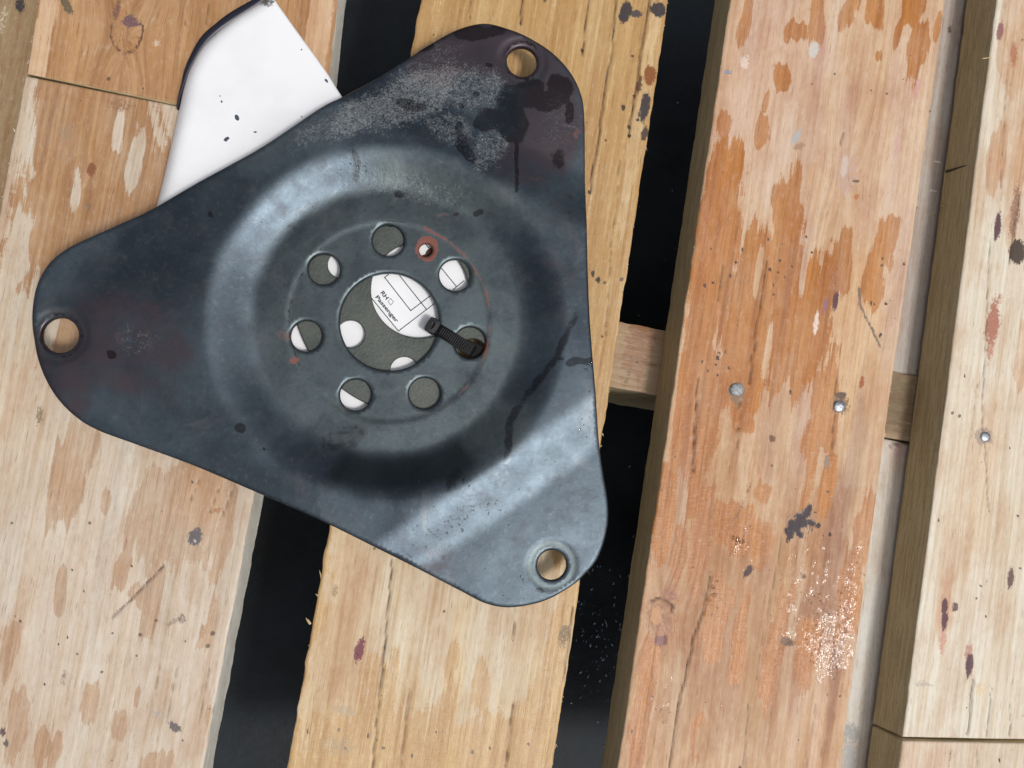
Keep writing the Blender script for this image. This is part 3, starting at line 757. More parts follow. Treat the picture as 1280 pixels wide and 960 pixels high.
for i, (x, y, w_, h_, a) in enumerate(((296, 147, 2.4, 4.4, .4), (283, 174, 2.3, 4.2, -.75), (319, 165, 2, 1.2, 0), (277, 127, 1.2, 1.6, 0), (275, 120, .9, .8, 0), (408, 101, 1.5, 2.6, .6), (377, 62, 1, 1, 0), (377, 146, 1.2, .8, 0),
                                       (302, 31, 1.2, .7, 0), (316, 31, 1.5, .5, .2), (272, 46, 1, .6, 0), (262, 113, 1.4, .5, 0), (261, 137, 1, .5, 0), (316, 141, .9, .5, 0), (223, 122, 1.3, 2.6, -.4))):
    z = Z_PAN + .00002
    if i in (8, 9, 10, 11, 12, 13, 14): continue
    fleck(x, y, w_, h_, a, z, FLK, pan, seed=i)
RST = nail_mat('rust_flake', (.10, .045, .025), .8, 0)
fleck(536.5, 315, 3.6, 7.5, -.6, Z_PAN + .00003, RST, pan, 'rust_flake', 77)
fleck(531, 320, 5, 2.0, .2, Z_PAN + .00003, RST, pan, 'rust_flake', 78)
# print
s = NT('print_ink'); tc = s.n('TexCoord').outputs['Object']
INK = s.out(s.mix(s.noise(tc, 1500, 2), (.006, .018, .022), (.015, .03, .035)), .55)
LV = []; LF = []
def cr(x, y): return (420 + x / 6, 320 + y / 6)
def stroke(p, q, wmm=.36):
    a = at(*p, Z_PAN + .00006); b = at(*q, Z_PAN + .00006); d = (b - a) / np.linalg.norm(b - a); nn = np.array([-d[1], d[0], 0]) * wmm * MM / 2
    k = len(LV); e = d * wmm * MM / 2
    LV.extend([a - nn - e, b - nn + e, b + nn + e, a + nn - e]); LF.append((k, k + 1, k + 2, k + 3))
for p, q in (((365, 160), (560, 410)), ((365, 160), (430, 112)), ((560, 410), (735, 277)), ((440, 100), (678, 400)), ((205, 240), (468, 563)), ((468, 563), (775, 328)),
             ((700, -20), (900, 225)), ((880, 250), (960, 186)), ((640, -130), (720, -30)), ((660, -120), (600, -75))):
    stroke(cr(*p), cr(*q))
for p, q in (((390, 342), (411, 318)), ((411, 318), (431, 344)), ((431, 344), (411, 368)), ((411, 368), (390, 342))): stroke(cr(*p), cr(*q), .17)
mesh_obj('printed_lines', LV, LF, INK, pan, smooth=False, label='thin black printed lines of a form')
def text(body, p0, p1, hpx, name):
    cu = bpy.data.curves.new(name, 'FONT'); cu.body = body; cu.size = 1.0; cu.resolution_u = 3; cu.offset = .028
    o = bpy.data.objects.new(name, cu); COL.objects.link(o)
    dg = bpy.context.evaluated_depsgraph_get(); dg.update()
    me = bpy.data.meshes.new_from_object(o.evaluated_get(dg))
    bpy.data.objects.remove(o); bpy.data.curves.remove(cu)
    v = np.array([x.co for x in me.vertices]); a = at(*p0, Z_PAN + .00006); b = at(*p1, Z_PAN + .00006)
    d = b - a; L = np.linalg.norm(d); d /= L; nn = np.array([-d[1], d[0], 0])
    v[:, 0] -= v[:, 0].min(); sx = L / v[:, 0].max(); sy = hpx * .325 * MM / .72
    w_ = a + v[:, :1] * sx * d + v[:, 1:2] * sy * nn
    me.vertices.foreach_set('co', w_.astype(np.float32).ravel()); me.update()
    me.materials.clear(); me.materials.append(INK); me.name = name
    o = bpy.data.objects.new(name, me); COL.objects.link(o); o.parent = pan
    return o
text('RH', cr(333, 277), cr(375, 330), 5.0, 'printed_word')
text('Passenger', cr(294, 310), cr(452, 502), 4.8, 'printed_word')
text('Cu', (549, 343), (554, 349), 4.2, 'printed_word') if False else None

# ------------------------------------------------------------------ spacer ring under the plate
def ring_mat():
    s = NT('olive_steel'); tc = s.n('TexCoord').outputs['Object']
    n1 = s.noise(tc, 60, 5, .6); n2 = s.noise(tc, 800, 4, .6)
    col = s.mix(s.ramp(n1, .35, .7), (.045, .055, .050), (.075, .084, .074))
    col = s.mix(s.ramp(n2, .55, .7, 0, .5), col, (.05, .05, .045))
    return s.out(col, s.ramp(n1, .3, .7, .38, .55), s.bump(n2, .25, .0006), Metallic=.35)
RC = (525, 362)
outer = circ(*RC, 156, Z_RING, 220)
hs = [circ(*RC, 60.5, Z_RING, 90)]
for k in (147.5, 101, 50, 352, 301, 250, 198):
    a = math.radians(k)
    hs.append(circ(RC[0] + 103 * math.cos(a), RC[1] + 103 * math.sin(a), 17.5, Z_RING, 40))
P, T, D = cdt_sheet(outer, hs, .003, rings=(.0004,))
V, F = solid(P, T, Z_RING - .0003 * np.clip(1 - D / .0004, 0, 1), np.full(len(P), Z_PAN + .00025))
ring = mesh_obj('spacer_ring', V, F, ring_mat(), smooth=False, label='olive grey steel spacer ring with bolt holes, seen through the plate', cat='spacer ring')

# ------------------------------------------------------------------ steel plate
def plate_mat():
    s = NT('oxidised_steel'); tc = s.n('TexCoord').outputs['Object']
    n1 = s.noise(tc, 22, 5, .6, .4); n2 = s.noise(tc, 110, 5, .65); n3 = s.noise(tc, 1500, 3, .6); n4 = s.noise(tc, 520, 4, .7)
    base = s.mix(s.ramp(n1, .35, .68), (.033, .045, .058), (.062, .082, .100))
    base = s.mix(s.ramp(n2, .5, .72, 0, .35), base, (.050, .047, .058))
    grn = s.math('MULTIPLY', s.at('grn'), s.ramp(n2, .3, .6, .5, 1))
    base = s.mix(grn, base, (.080, .100, .100))
    base = s.mix(s.ramp(n4, .52, .75, 0, .24), base, (.15, .165, .18))
    base = s.mix(s.ramp(n4, .46, .28, 0, .40), base, (.03, .032, .04))
    base = s.mix(s.ramp(s.noise(tc, 48, 6, .7, .8), .56, .70, 0, .35), base, (.11, .115, .125))
    pur = s.ramp(s.math('ADD', s.at('pur'), s.math('MULTIPLY', s.math('SUBTRACT', n2, .5), .8)), .3, .8)
    base = s.mix(pur, base, (.062, .051, .060))
    pal = s.ramp(s.math('ADD', s.at('pal'), s.math('MULTIPLY', s.math('SUBTRACT', s.math('ADD', s.math('MULTIPLY', n4, .4), s.math('MULTIPLY', n3, .6)), .5), 3.4)), .25, 1.3)
    pal = s.math('MULTIPLY', pal, s.ramp(s.at('pal'), .02, .35))
    base = s.mix(s.math('MULTIPLY', pal, .62), base, (.24, .25, .25))
    rust = s.ramp(s.math('ADD', s.at('rust'), s.math('MULTIPLY', s.math('SUBTRACT', n2, .5), 1.2)), .4, .8)
    rust = s.math('MULTIPLY', rust, s.ramp(s.at('rust'), .02, .3))
    base = s.mix(s.math('MULTIPLY', rust, .8), base, (.20, .055, .035))
    wet = s.ramp(s.math('ADD', s.at('wet'), s.math('ADD', s.math('MULTIPLY', s.math('SUBTRACT', n2, .5), 1.1), s.math('MULTIPLY', s.math('SUBTRACT', n4, .5), .7))), .38, .66)
    wet = s.math('MULTIPLY', wet, s.ramp(s.at('wet'), .03, .2))
    base = s.mix(s.math('MULTIPLY', wet, .70), base, s.mix(1.0, base, (.30, .26, .25), 'MULTIPLY'))
    dark_arc = s.math('MULTIPLY', s.at('dark_arc'), s.ramp(n2, .2, .6, .85, 1))
    base = s.mix(dark_arc, base, (.012, .016, .018))
    spk = s.ramp(s.math('ADD', s.at('spk'), s.math('MULTIPLY', s.math('SUBTRACT', n4, .5), 2.4)), .72, .85)
    spk = s.math('MULTIPLY', spk, s.ramp(s.at('spk'), .02, .3))
    base = s.mix(s.math('MULTIPLY', spk, .85), base, (.02, .022, .026))
    rough = s.math('ADD', s.ramp(n1, .3, .7, .32, .45), s.math('MULTIPLY', s.math('SUBTRACT', n2, .5), .25))
    rough = s.fmix(pal, rough, .6); rough = s.fmix(rust, rough, .7); rough = s.fmix(wet, rough, .27)
    nb = s.bump(n3, .09, .00022)
    nb = s.bump(s.math('MULTIPLY', n4, s.math('ADD', .08, s.at('pal'))), .5, .0005, nb)
    nb = s.bump(n2, .06, .0006, nb)
    met = s.math('SUBTRACT', .84, s.math('MULTIPLY', s.math('MAXIMUM', pal, rust), .6))
    return s.out(base, rough, nb, Metallic=met)
out_px = [(400, 136), (431, 120), (480, 89), (517, 65), (537, 52), (572, 33), (606, 25), (637, 32), (663, 43), (692, 62), (714, 86), (727, 112), (732, 140), (733, 206), (733, 270), (734, 330), (737, 400), (742, 464), (748, 530), (755, 586),
          (762, 632), (760, 666), (749, 699), (734, 718), (716, 734), (681, 753), (640, 761), (608, 756), (576, 740), (524, 713), (471, 685), (400, 650), (311, 611), (240, 581), (165, 554), (122, 538), (95, 522), (70, 497), (52, 465), (42, 430),
          (39, 395), (44, 360), (56, 335), (72, 318), (95, 304), (150, 279), (190, 261), (260, 222), (330, 183)]
OP = catmull(out_px, 8)
OW = resample(at(OP[:, 0], OP[:, 1], Z_FL - .001)[:, :2], .0009)
CP = (487, 402)
Cw = at(*CP, Z_DISC)[:2]
tips = [(653, 75.5), (76.5, 419.5), (690.5, 707)]
tip_r = [18.8, 22.5, 18.8]
Z_TIP = Z_FL - .0030
holes = [circ(*CP, 61.5, Z_DISC, 110)]
bolt_px = [(485.5, 300), (569, 343.5), (588, 428), (531, 491.5), (444.5, 493.5), (383, 420), (405, 336.5)]
for b in bolt_px: holes.append(circ(*b, 19.6, Z_DISC, 48))
holes.append(circ(532.6, 312, 8.5, Z_DISC, 36))
for tpx, r in zip(tips, tip_r): holes.append(circ(*tpx, r, Z_TIP, 52))
P, T, D = cdt_sheet(OW, holes, .00115, rings=(.00035, .0007))
r = np.hypot(P[:, 0] - Cw[0], P[:, 1] - Cw[1])
pxm = .325 * MM * (H - Z_DISC) / H
r0, r1 = 160 * pxm, 224 * pxm
zt = Z_DISC + (Z_FL - Z_DISC) * sstep(r0, r1, r)
zt -= .00025 * sstep(128 * pxm, 122 * pxm, r)
for tpx in tips:
    tw = at(*tpx, Z_TIP)[:2]; d = tw - Cw; L = np.linalg.norm(d); d /= L
    sdist = (P - Cw) @ d
    zt -= (Z_FL - Z_TIP) * (.45 if tpx[0] < 200 else 1.15) * sstep(212 * pxm, (320 if tpx[0] < 200 else 284) * pxm, sdist)
    q = np.hypot(P[:, 0] - tw[0], P[:, 1] - tw[1])
    zt -= .00035 * sstep(34 * pxm, 29 * pxm, q)
zt += (fbm(P[:, 0] / .035, P[:, 1] / .035, 5, 3) * .00035)
th = .0024
zb = zt - th
zt = zt - .00055 * np.clip(1 - D / .0007, 0, 1) ** 1.3
V, F = solid(P, T, zt, zb)
plate = mesh_obj('mounting_plate', V, F, plate_mat(), label='dark oxidised three-cornered steel plate with round bolt holes lying on the pallet', cat='metal plate')
me = plate.data
nt = len(T)
sm = np.ones(len(me.polygons), bool); sm[2 * nt:] = True
me.polygons.foreach_set('use_smooth', sm)
X, Y = px_of(V)
f = {k: np.zeros(len(V)) for k in ('pur', 'pal', 'rust', 'wet', 'grn', 'spk', 'dark_arc')}
WX = fbm(X / 26, Y / 26, 31, 4) * 9; WY = fbm(X / 26, Y / 26, 37, 4) * 9
def pe(k, x, y, ru, rv, ang=0.0, val=1.0, soft=1.0, warp=1.0):
    dx = X - x + WX * warp; dy = Y - y + WY * warp
    u = dx * math.cos(ang) + dy * math.sin(ang); v = -dx * math.sin(ang) + dy * math.cos(ang)
    e = np.clip((1 - np.sqrt((u / ru) ** 2 + (v / rv) ** 2)) * 2.0 / soft, 0, 1) * val
    f[k] = np.maximum(f[k], e)
def pl(k, pts, wpx, val=1.0, jag=2.0):
    d = poly_dist(np.stack([X + WX * .1 * jag, Y + WY * .1 * jag], -1), np.array(pts, float), False)
    f[k] = np.maximum(f[k], np.clip(1.5 - d / wpx, 0, 1) * val)
# purple-brown oxide
pe('pur', 620, 60, 140, 60, .25, .8); pe('pur', 690, 150, 60, 110, 0, .75); pe('pur', 660, 200, 70, 60, 0, .6); pe('pur', 560, 70, 80, 50, -.4, .8)
pe('pur', 85, 490, 50, 60, .5, .65); pe('pur', 60, 430, 30, 60, 0, .6); pe('pur', 150, 420, 40, 26, 0, .55); pe('pur', 180, 440, 45, 40, 0, .45); pe('pur', 110, 350, 60, 40, -.4, .4)
pe('pur', 540, 705, 34, 30, 0, .42); pe('pur', 700, 490, 40, 20, 0, .3); pe('pur', 340, 600, 90, 25, .35, .35)
pe('pur', 150, 430, 150, 110, .1, .62); pe('pur', 250, 330, 60, 60, 0, .35); pe('pur', 700, 300, 40, 160, 0, .4); pe('pur', 390, 385, 50, 60, 0, .3)
# pale gritty deposit
pe('pal', 520, 120, 100, 46, -.45, .8); pe('pal', 450, 145, 80, 30, -.5, .75); pe('pal', 590, 110, 60, 40, 0, .6); pe('pal', 610, 185, 30, 40, .5, .65); pe('pal', 560, 160, 50, 25, .2, .6); pe('pal', 540, 75, 70, 22, -.5, .35)
pe('pal', 520, 235, 110, 26, .15, .3); pe('pal', 400, 165, 60, 20, -.5, .5); pe('pal', 170, 425, 36, 26, 0, .28); pe('pal', 700, 150, 40, 60, 0, .28)
# wet dark patches and runs
pe('wet', 650, 118, 38, 26, -.3, 1); pe('wet', 618, 148, 34, 20, -.1, 1); pe('wet', 690, 125, 34, 18, -.3, 1); pe('wet', 645, 150, 18, 36, 0, 1); pe('wet', 700, 110, 24, 22, .4, .9); pe('wet', 712, 140, 7, 18, .2, 1); pe('wet', 633, 165, 10, 18, 0, .9)
pe('wet', 535, 50, 44, 14, -.5, .9); pe('wet', 600, 40, 50, 11, .05, .9); pe('wet', 515, 130, 26, 12, .15, .95); pe('wet', 570, 162, 7, 10, 0, 1); pe('wet', 582, 185, 10, 26, -.5, .9); pe('wet', 592, 118, 5, 8, 0, 1); pe('wet', 578, 134, 5, 5, 0, 1); pe('wet', 612, 82, 5, 5, 0, 1)
pe('wet', 698, 200, 16, 20, .6, .55, 1.4); pl('wet', [(645, 165), (646, 200), (646, 240)], 2.4, .9); pe('wet', 710, 250, 20, 30, 0, .4)
pl('wet', [(722, 392), (706, 425), (690, 455), (668, 482), (648, 508), (636, 530), (634, 560), (633, 578)], 6, .62)
pe('wet', 718, 456, 16, 7, -.2, .9); pe('wet', 735, 456, 9, 8, 0, .9); pe('wet', 700, 453, 8, 5, 0, .8)
pe('wet', 575, 610, 26, 45, 0, .5); pe('wet', 430, 545, 50, 24, -.2, .55); pe('wet', 545, 690, 30, 24, .2, .5); pe('wet', 370, 283, 20, 20, .5, .5); pe('wet', 442, 205, 9, 36, .1, .6); pe('wet', 500, 240, 7, 6, 0, .9); pe('wet', 600, 267, 12, 5, -.4, .8); pe('wet', 568, 268, 6, 5, 0, .8)
pe('wet', 300, 536, 10, 8, .3, 1, 1, .3); pe('wet', 140, 443, 8, 8, 0, .8, 1, .3); pe('wet', 330, 560, 5, 4, 0, .8); pe('wet', 266, 264, 5, 10, -.3, .7); pe('wet', 235, 170, 5, 4, 0, .8)
pe('wet', 674, 737, 12, 6, .3, .8)
# darker arc painted along the foot of the pressed step
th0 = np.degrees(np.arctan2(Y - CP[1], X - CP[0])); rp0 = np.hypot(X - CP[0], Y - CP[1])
f['dark_arc'] = sstep(157, 178, rp0 + WX * .25) * sstep(222, 203, rp0 + WX * .4) * sstep(56, 62, th0 + WX * .15) * sstep(116, 108, th0 + WX * .2) * .8
# rust
for b in ((370, 452, 10, 8, .6), (352, 352, 12, 16, .5), (346, 340, 7, 14, .5), (355, 418, 16, 12, .5), (500, 330, 14, 4, .35), (425, 512, 22, 8, .4), (408, 500, 10, 5, .42), (148, 422, 10, 9, .5), (672, 225, 14, 6, .5), (722, 165, 8, 12, .6), (560, 270, 26, 8, .5), (640, 90, 14, 8, .35), (385, 487, 8, 8, .5), (690, 222, 10, 5, .4), (735, 470, 10, 10, .4)):
    pe('rust', b[0], b[1], b[2], b[3], 0, b[4])
th_ = np.degrees(np.arctan2(Y - CP[1], X - CP[0])); rp = np.hypot(X - CP[0], Y - CP[1])
arc = np.clip(1.4 - np.abs(rp - 125 + WX * .3) / 2.6, 0, 1)
f['rust'] = np.maximum(f['rust'], arc * np.where((th_ > -70) & (th_ < 60), .62, np.where(th_ > 60, .34, .30)))
f['wet'] = np.maximum(f['wet'], np.clip(1.2 - np.abs(rp - 125 + WX * .2) / 3.0, 0, 1) * np.where((th_ < -80) | (th_ > 150), .55, 0))
rd = np.hypot(X - 532.6, Y - 312)
f['rust'] = np.maximum(f['rust'], np.clip((17.5 - rd + WX * .3) / 2.5, 0, 1) * .85)
# green-grey cast inside the dish
f['grn'] = np.clip(sstep(190, 150, rp), 0, 1) * .55
pe('grn', 610, 540, 80, 40, -.7, .9); pe('grn', 560, 240, 140, 40, .3, .8); pe('grn', 340, 165, 90, 30, -.5, .5)
# worn rings round the tip holes
for (tx, ty), rr in zip(tips, tip_r):
    q = np.hypot(X - tx, Y - ty)
    f['wet'] = np.maximum(f['wet'], np.clip(1.3 - np.abs(q - rr - 4) / 3, 0, 1) * .6)
    f['grn'] = np.maximum(f['grn'], np.clip(1.3 - np.abs(q - rr - 9) / 4, 0, 1) * .8)
# dark grit on the fold
pe('spk', 570, 655, 100, 24, -.5, .62); pe('spk', 690, 570, 50, 24, -.6, .42); pe('spk', 725, 500, 20, 40, 0, .4); pe('spk', 520, 685, 50, 16, -.4, .6); pe('spk', 500, 130, 90, 44, -.4, .5); pe('spk', 620, 640, 40, 20, -.5, .45); pe('spk', 640, 260, 200, 200, 0, .18); pe('spk', 650, 700, 80, 40, 0, .3); pe('spk', 440, 205, 26, 14, 0, .5)
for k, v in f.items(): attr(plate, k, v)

# ------------------------------------------------------------------ cable tie
s = NT('black_nylon'); tc = s.n('TexCoord').outputs['Object']
NY = s.out(s.mix(s.noise(tc, 900, 3), (.003, .003, .0035), (.007, .007, .008)), .48, Specular_IOR_Level=.10)
s = NT('black_nylon_ridge'); tc = s.n('TexCoord').outputs['Object']
NYR = s.out(s.mix(s.noise(tc, 900, 3), (.004, .004, .005), (.012, .012, .014)), .25, Specular_IOR_Level=.6)
tie = empty('cable_tie', tuple(at(560, 418, Z_DISC)), 'black ridged cable tie looped through the middle opening and a bolt hole', 'cable tie')
def part(o, parent):
    o.parent = parent; o.matrix_parent_inverse = parent.matrix_world.inverted(); return o
def band(path, wid, thk, name):
    p = catmull(path, 6, False); V = []; F = []
    tdir = np.gradient(p, axis=0); tdir /= np.linalg.norm(tdir, axis=1)[:, None]
    h = p[-1] - p[0]; sidev = np.array([-STR[1], STR[0], 0])
    for q, t in zip(p, tdir):
        up = np.cross(t, sidev); up /= np.linalg.norm(up)
        if up[2] < 0 and abs(t[2]) < .7: up = -up
        for a, b in ((-1, -1), (1, -1), (1, 1), (-1, 1)): V.append(q + sidev * a * wid / 2 + up * b * thk / 2)
    for i in range(len(p) - 1):
        for k in range(4): F.append((i * 4 + k, i * 4 + (k + 1) % 4, i * 4 + 4 + (k + 1) % 4, i * 4 + 4 + k))
    F += [(3, 2, 1, 0), tuple(len(V) - 4 + k for k in range(4))]
    return mesh_obj(name, V, F, NY, smooth=False), p
zt_ = Z_DISC + .0013
A = at(541, 408, zt_); B = at(584, 434.5, zt_ + .0006)
STR = (B - A) / np.linalg.norm(B - A)
Mid = (A + B) / 2 + (0, 0, .0012)
B2 = at(589.5, 438, zt_ + .0001); C1 = at(590.6, 438.7, Z_DISC - .0010); C2 = at(590.8, 438.8, Z_DISC - .0060)
sb, pp = band([A, Mid, B, B2, C1, C2], .0046, .0013, 'strap'); part(sb, tie)
# ratchet ridges across the strap
V = []; F = []
sd = np.array([-STR[1], STR[0], 0])
for i in range(15):
    t = .24 + i * .055
    c = (A * (1 - t) ** 2 + 2 * Mid * t * (1 - t) + B * t * t) + (0, 0, .00065 + .0004 * math.sin(math.pi * t))
    k = len(V)
    for z, e in ((0, .00045), (.00045, .0002)):
        for a, b in ((-1, -1), (1, -1), (1, 1), (-1, 1)): V.append(c + sd * a * .0015 + STR * b * e + (0, 0, z))
    F += [(k + 4, k + 5, k + 6, k + 7)] + [(k + j, k + (j + 1) % 4, k + 4 + (j + 1) % 4, k + 4 + j) for j in range(4)]
part(mesh_obj('ridges', V, F, NYR, smooth=False), tie)
V = []; F = []                                        # side rails of the strap
for sgn in (-1, 1):
    k = len(V)
    for i in range(9):
        t = .15 + i * .1
        c = (A * (1 - t) ** 2 + 2 * Mid * t * (1 - t) + B * t * t) + sd * sgn * .0021 + (0, 0, .0007)
        V += [c - sd * .0002 - np.array([0, 0, .0006]), c + sd * .0002 - np.array([0, 0, .0006]), c + sd * .0002 + (0, 0, .0003), c - sd * .0002 + (0, 0, .0003)]
    for i in range(8):
        for j in range(4): F.append((k + i * 4 + j, k + i * 4 + (j + 1) % 4, k + i * 4 + 4 + (j + 1) % 4, k + i * 4 + 4 + j))
part(mesh_obj('rail', V, F, NY, smooth=False), tie)
# head: tapered block with a slot
hc = at(540.5, 407.5, Z_DISC + .0004); V = []; F = []
prof = [(-.0026, .92), (-.0012, 1.0), (.0012, 1.0), (.0020, .90)]
n = 16
for z, q in prof:
    for i in range(n):
        a = 2 * math.pi * i / n; ca, sa = math.cos(a), math.sin(a)
        sx = math.copysign(abs(ca) ** .45, ca); sy = math.copysign(abs(sa) ** .45, sa)
        V.append(hc + STR * sx * .0026 * q + sd * sy * .0031 * q + (0, 0, z))
for k in range(3):
    for i in range(n): F.append((k * n + i, k * n + (i + 1) % n, (k + 1) * n + (i + 1) % n, (k + 1) * n + i))
k = len(V)
for i in range(n):
    a = 2 * math.pi * i / n; V.append(hc + STR * math.cos(a) * .0008 + sd * math.sin(a) * .0017 + (0, 0, .0021))
for i in range(n): V.append(hc + STR * math.cos(2 * math.pi * i / n) * .0007 + sd * math.sin(2 * math.pi * i / n) * .0016 + (0, 0, .0010))
for i in range(n):
    F.append((3 * n + i, 3 * n + (i + 1) % n, k + (i + 1) % n, k + i)); F.append((k + i, k + (i + 1) % n, k + n + (i + 1) % n, k + n + i))
F.append(tuple(k + n + i for i in range(n))); F.append(tuple(range(n - 1, -1, -1)))
part(mesh_obj('head', V, F, NYR, smooth=False), tie)
# the loop below: out of the middle opening, under the plate rim, carried across the bolt hole to stand in for its shade
und, _ = band([at(538, 406, Z_DISC - .001), at(540, 407, Z_DISC - .0035), at(552, 415, Z_DISC - .0029), at(583, 432, Z_DISC - .0030), at(604, 444, Z_DISC - .0032)], .0052, .0007, 'strap'); part(und, tie)

# ------------------------------------------------------------------ splinters and marks on board edges
def sliver(name, p, q, wmm, z0, z1, mat, parent=None, hmm=.5, **kw):
    a = at(*p, z0); b = at(*q, z1); d = (b - a) / np.linalg.norm(b - a); nn = np.cross(d, (0, 0, 1)); nn /= np.linalg.norm(nn); up = np.cross(nn, d)
    m = a * .4 + b * .6; V = [a + nn * wmm * MM / 2, a - nn * wmm * MM / 2, a + up * hmm * MM, m + nn * wmm * MM * .4, m - nn * wmm * MM * .4, m + up * hmm * MM * 1.2, b]
    F = [(0, 1, 4, 3), (1, 2, 5, 4), (2, 0, 3, 5), (3, 4, 6), (4, 5, 6), (5, 3, 6), (0, 2, 1)]
    o = mesh_obj(name, V, F, mat, smooth=False, **kw)
    if parent: adopt(o, parent) if parent is pallet else setattr(o, 'parent', parent)
    return o
bd2 = bpy.data.objects['board.002']
SPL = edge_mat('splinter_wood', (.72, .58, .36), (.60, .46, .26))
for bi, cs, mt in (('board', ((62, -96), (434, -96), (403, 166), (33, 92)), E_PALE), ('board.001', ((31, 95), (402, 169), (222, 1124), (-161, 1124)), E_PALE),
                   ('board.002', ((542, -96), (850, -96), (666, 1124), (331, 1124)), SPL), ('board.003', ((927, -96), (1194, -96), (1027, 1124), (748, 1124)), SPL), ('board.004', ((1258, -96), (1560, -96), (1440, 927), (1129, 921)), SPL)):
    edge_fibres(bpy.data.objects[bi], mt, *cs, 60 if bi != 'board' else 30, len(bi) + 3)
for p, q in (((811, 140), (823, 82)), ((705, 812), (712, 776)), ((697, 850), (705, 800)), ((792, 218), (798, 190)), ((407, 742), (399, 712)), ((402, 748), (394, 742)), ((388, 780), (382, 772)), ((820, 50), (828, 43))):
    sliver('splinter', p, q, 1.0, -.0012, -.0006, SPL, bd2)
DKM = nail_mat('dark_grime', (.06, .05, .035), .8, 0)
sliver('dark_mark', (1183, 214.5), (1223, 204.5), 1.5, -.0180, .0002, DKM, bd4, .9)
sliver('splinter', (1228, 73), (1242, 71.5), .5, -.001, .0004, SPL, bd4, .4)
grp = 'loose wood splinters'
STR_C = edge_mat('straw_splinter', (.50, .40, .22), (.36, .28, .14))
for i, (p, q, lab) in enumerate((((1181, 232), (1190, 256), 'long pale splinter clinging beside the cream board, upper one of a pair'), ((1176, 256), (1187, 262), 'short splinter crossing the gap, touching the long one'),
                                 ((1177, 318), (1183, 302), 'lowest loose splinter lying against the cream board edge'))):
    sliver('wood_splinter', p, q, 1.2, -.018, -.014, STR_C, None, .6, label=lab, cat='splinter', group=grp)
s = NT('dark_streak'); tc = s.n('TexCoord').outputs['Object']
DK = s.out(s.mix(s.noise(tc, 700, 3), (.03, .025, .018), (.08, .06, .04)), .7)

# ------------------------------------------------------------------ water drops
s = NT('water'); s.b.inputs['Transmission Weight'].default_value = 1.0
WAT = s.out((1, 1, 1), .03, IOR=1.33)
s = NT('wet_bead'); tc = s.n('TexCoord').outputs['Object']
BEAD = s.out(s.mix(s.noise(tc, 300, 3), (.10, .14, .19), (.42, .50, .58)), .12, Metallic=.55, Specular_IOR_Level=.8)  # sky glints put into the colour: pale, part-metallic beads
def drops(name, spots, label_kind='stuff', mat=None):
    V = []; F = []
    for (x, y, z, r_, el, a0) in spots:
        k = len(V); n = 8; hh = r_ * .42
        for rr, zz in ((1, 0), (.8, .55), (.42, .9)):
            for i in range(n):
                a = 2 * math.pi * i / n; wob = 1 + .16 * math.sin(2 * a + x * 9e3) + .1 * math.sin(3 * a + y * 7e3)
                u, v = rr * r_ * wob * math.cos(a), rr * r_ * wob * el * math.sin(a)
                V.append((x + u * math.cos(a0) - v * math.sin(a0), y + u * math.sin(a0) + v * math.cos(a0), z + zz * hh))
        V.append((x, y, z + hh)); t = len(V) - 1
        for q in range(2):
            for i in range(n): F.append((k + q * n + i, k + q * n + (i + 1) % n, k + q * n + n + (i + 1) % n, k + q * n + n + i))
        for i in range(n): F.append((k + 2 * n + i, k + 2 * n + (i + 1) % n, t))
    return mesh_obj(name, V, F, mat or WAT, smooth=True, kind=label_kind)
from mathutils.bvhtree import BVHTree
def scatter(spec, obj_, rnd):
    """drops that sit on the surface beneath each photograph position"""
    me = obj_.data; bm_v = np.zeros(len(me.vertices) * 3); me.vertices.foreach_get('co', bm_v)
    dg = bpy.context.evaluated_depsgraph_get()
    tree = BVHTree.FromObject(obj_, dg)
    inv = obj_.matrix_world.inverted()
    out = []
    for (x, y, sx, sy, n, r0_, r1_) in spec:
        for _ in range(n):
            p = Vector(at(rnd.gauss(x, sx), rnd.gauss(y, sy), .01))
            o_ = Vector((0, 0, H)); d_ = (p - o_).normalized()
            hit = tree.ray_cast(inv @ o_, (inv.to_3x3() @ d_).normalized())
            if hit[0] is None: continue
            if (hit[1].z) < .8: continue
            w_ = obj_.matrix_world @ hit[0]
            rr = r0_ * (r1_ / r0_) ** rnd.random() * MM
            out.append((w_.x, w_.y, w_.z - .00003, rr, rnd.uniform(.6, 1.0), rnd.uniform(0, 3.1)))
    return out
bpy.context.view_layer.update()
rd_ = random.Random(5)
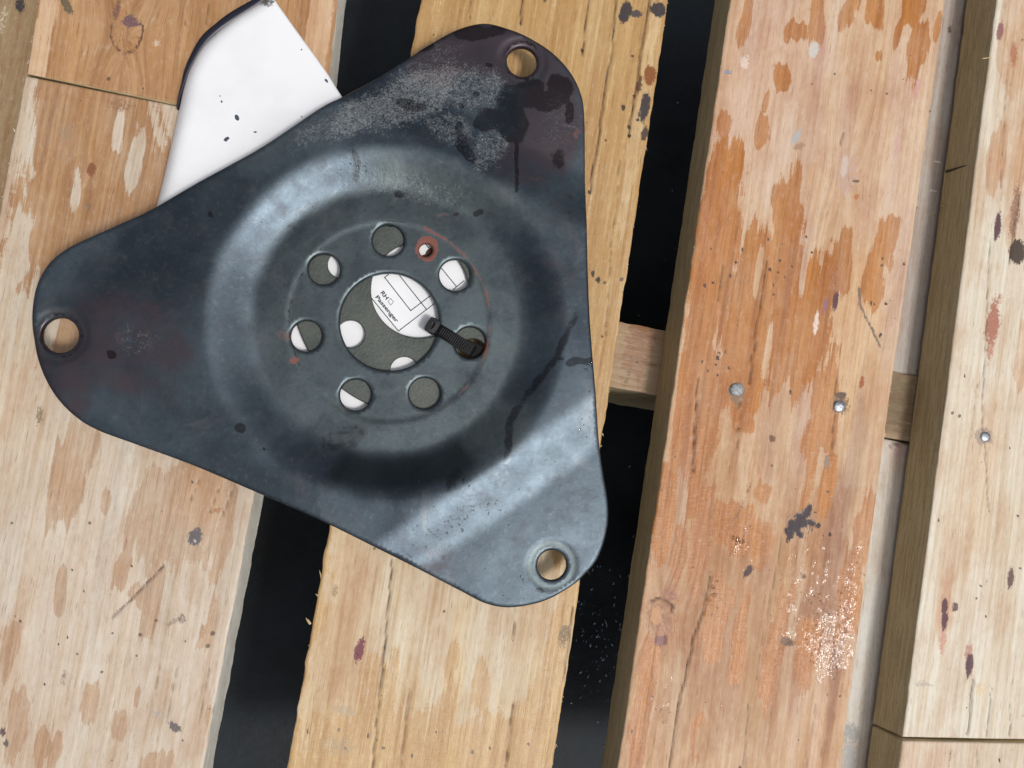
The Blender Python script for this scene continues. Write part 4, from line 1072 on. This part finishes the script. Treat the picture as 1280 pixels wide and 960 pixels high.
sp = scatter([(520, 130, 26, 9, 26, .15, .5), (640, 120, 26, 20, 22, .12, .4), (646, 190, 3, 26, 12, .12, .3), (440, 205, 10, 12, 14, .2, .6), (600, 160, 30, 26, 26, .12, .4), (500, 150, 60, 40, 40, .1, .3), (560, 640, 50, 22, 26, .15, .45), (735, 520, 8, 30, 16, .15, .4),
              (700, 100, 20, 20, 10, .12, .35), (720, 456, 12, 6, 10, .2, .5), (330, 240, 60, 40, 24, .15, .4), (250, 400, 130, 90, 26, .1, .25), (500, 240, 70, 30, 16, .12, .35), (640, 735, 30, 14, 12, .15, .5), (680, 300, 30, 80, 10, .1, .3), (512, 139, 7, 2.5, 6, .6, 1.2), (540, 148, 5, 2, 4, .5, .9), (613, 120, 2, 6, 4, .5, .9), (555, 128, 14, 8, 6, .4, .8), (735, 455, 4, 3, 3, .5, .9), (420, 420, 90, 90, 14, .1, .25)], plate, rd_)
drops('water_drops_on_plate', sp)
sp = scatter([(1038, 802, 18, 34, 260, .2, .6), (1015, 770, 36, 55, 120, .15, .45), (940, 680, 24, 20, 22, .2, .5), (1075, 720, 10, 60, 24, .2, .6), (890, 740, 6, 16, 8, .2, .6), (924, 672, 3, 7, 5, .8, 1.6), (892, 744, 1.5, 7, 4, .6, 1.2), (830, 882, 10, 10, 5, .5, 1.0), (1076, 800, 4, 26, 12, .5, 1.2), (830, 880, 40, 40, 16, .15, .4), (880, 620, 30, 60, 16, .15, .4)], bd3, rd_)
sp += scatter([(800, 120, 30, 80, 24, .12, .4), (780, 160, 16, 40, 12, .15, .4)], bd2, rd_)
drops('water_drops_on_boards', sp)
sp = []
for _ in range(90):
    x = rd_.gauss(748, 17); y = rd_.gauss(790, 50)
    c = at(x, y, -.1245); sp.append((c[0], c[1], -.1245, rd_.uniform(.3, 1.1) * MM, rd_.uniform(.18, .6), rd_.uniform(.6, 2.4)))
for _ in range(50):
    x = rd_.uniform(700, 900); y = rd_.uniform(0, 960)
    c = at(x, y, -.1245); sp.append((c[0], c[1], -.1245, rd_.uniform(.3, .8) * MM, rd_.uniform(.4, 1), rd_.uniform(0, 3)))
drops('water_drops_on_ground', sp, 'stuff', BEAD)
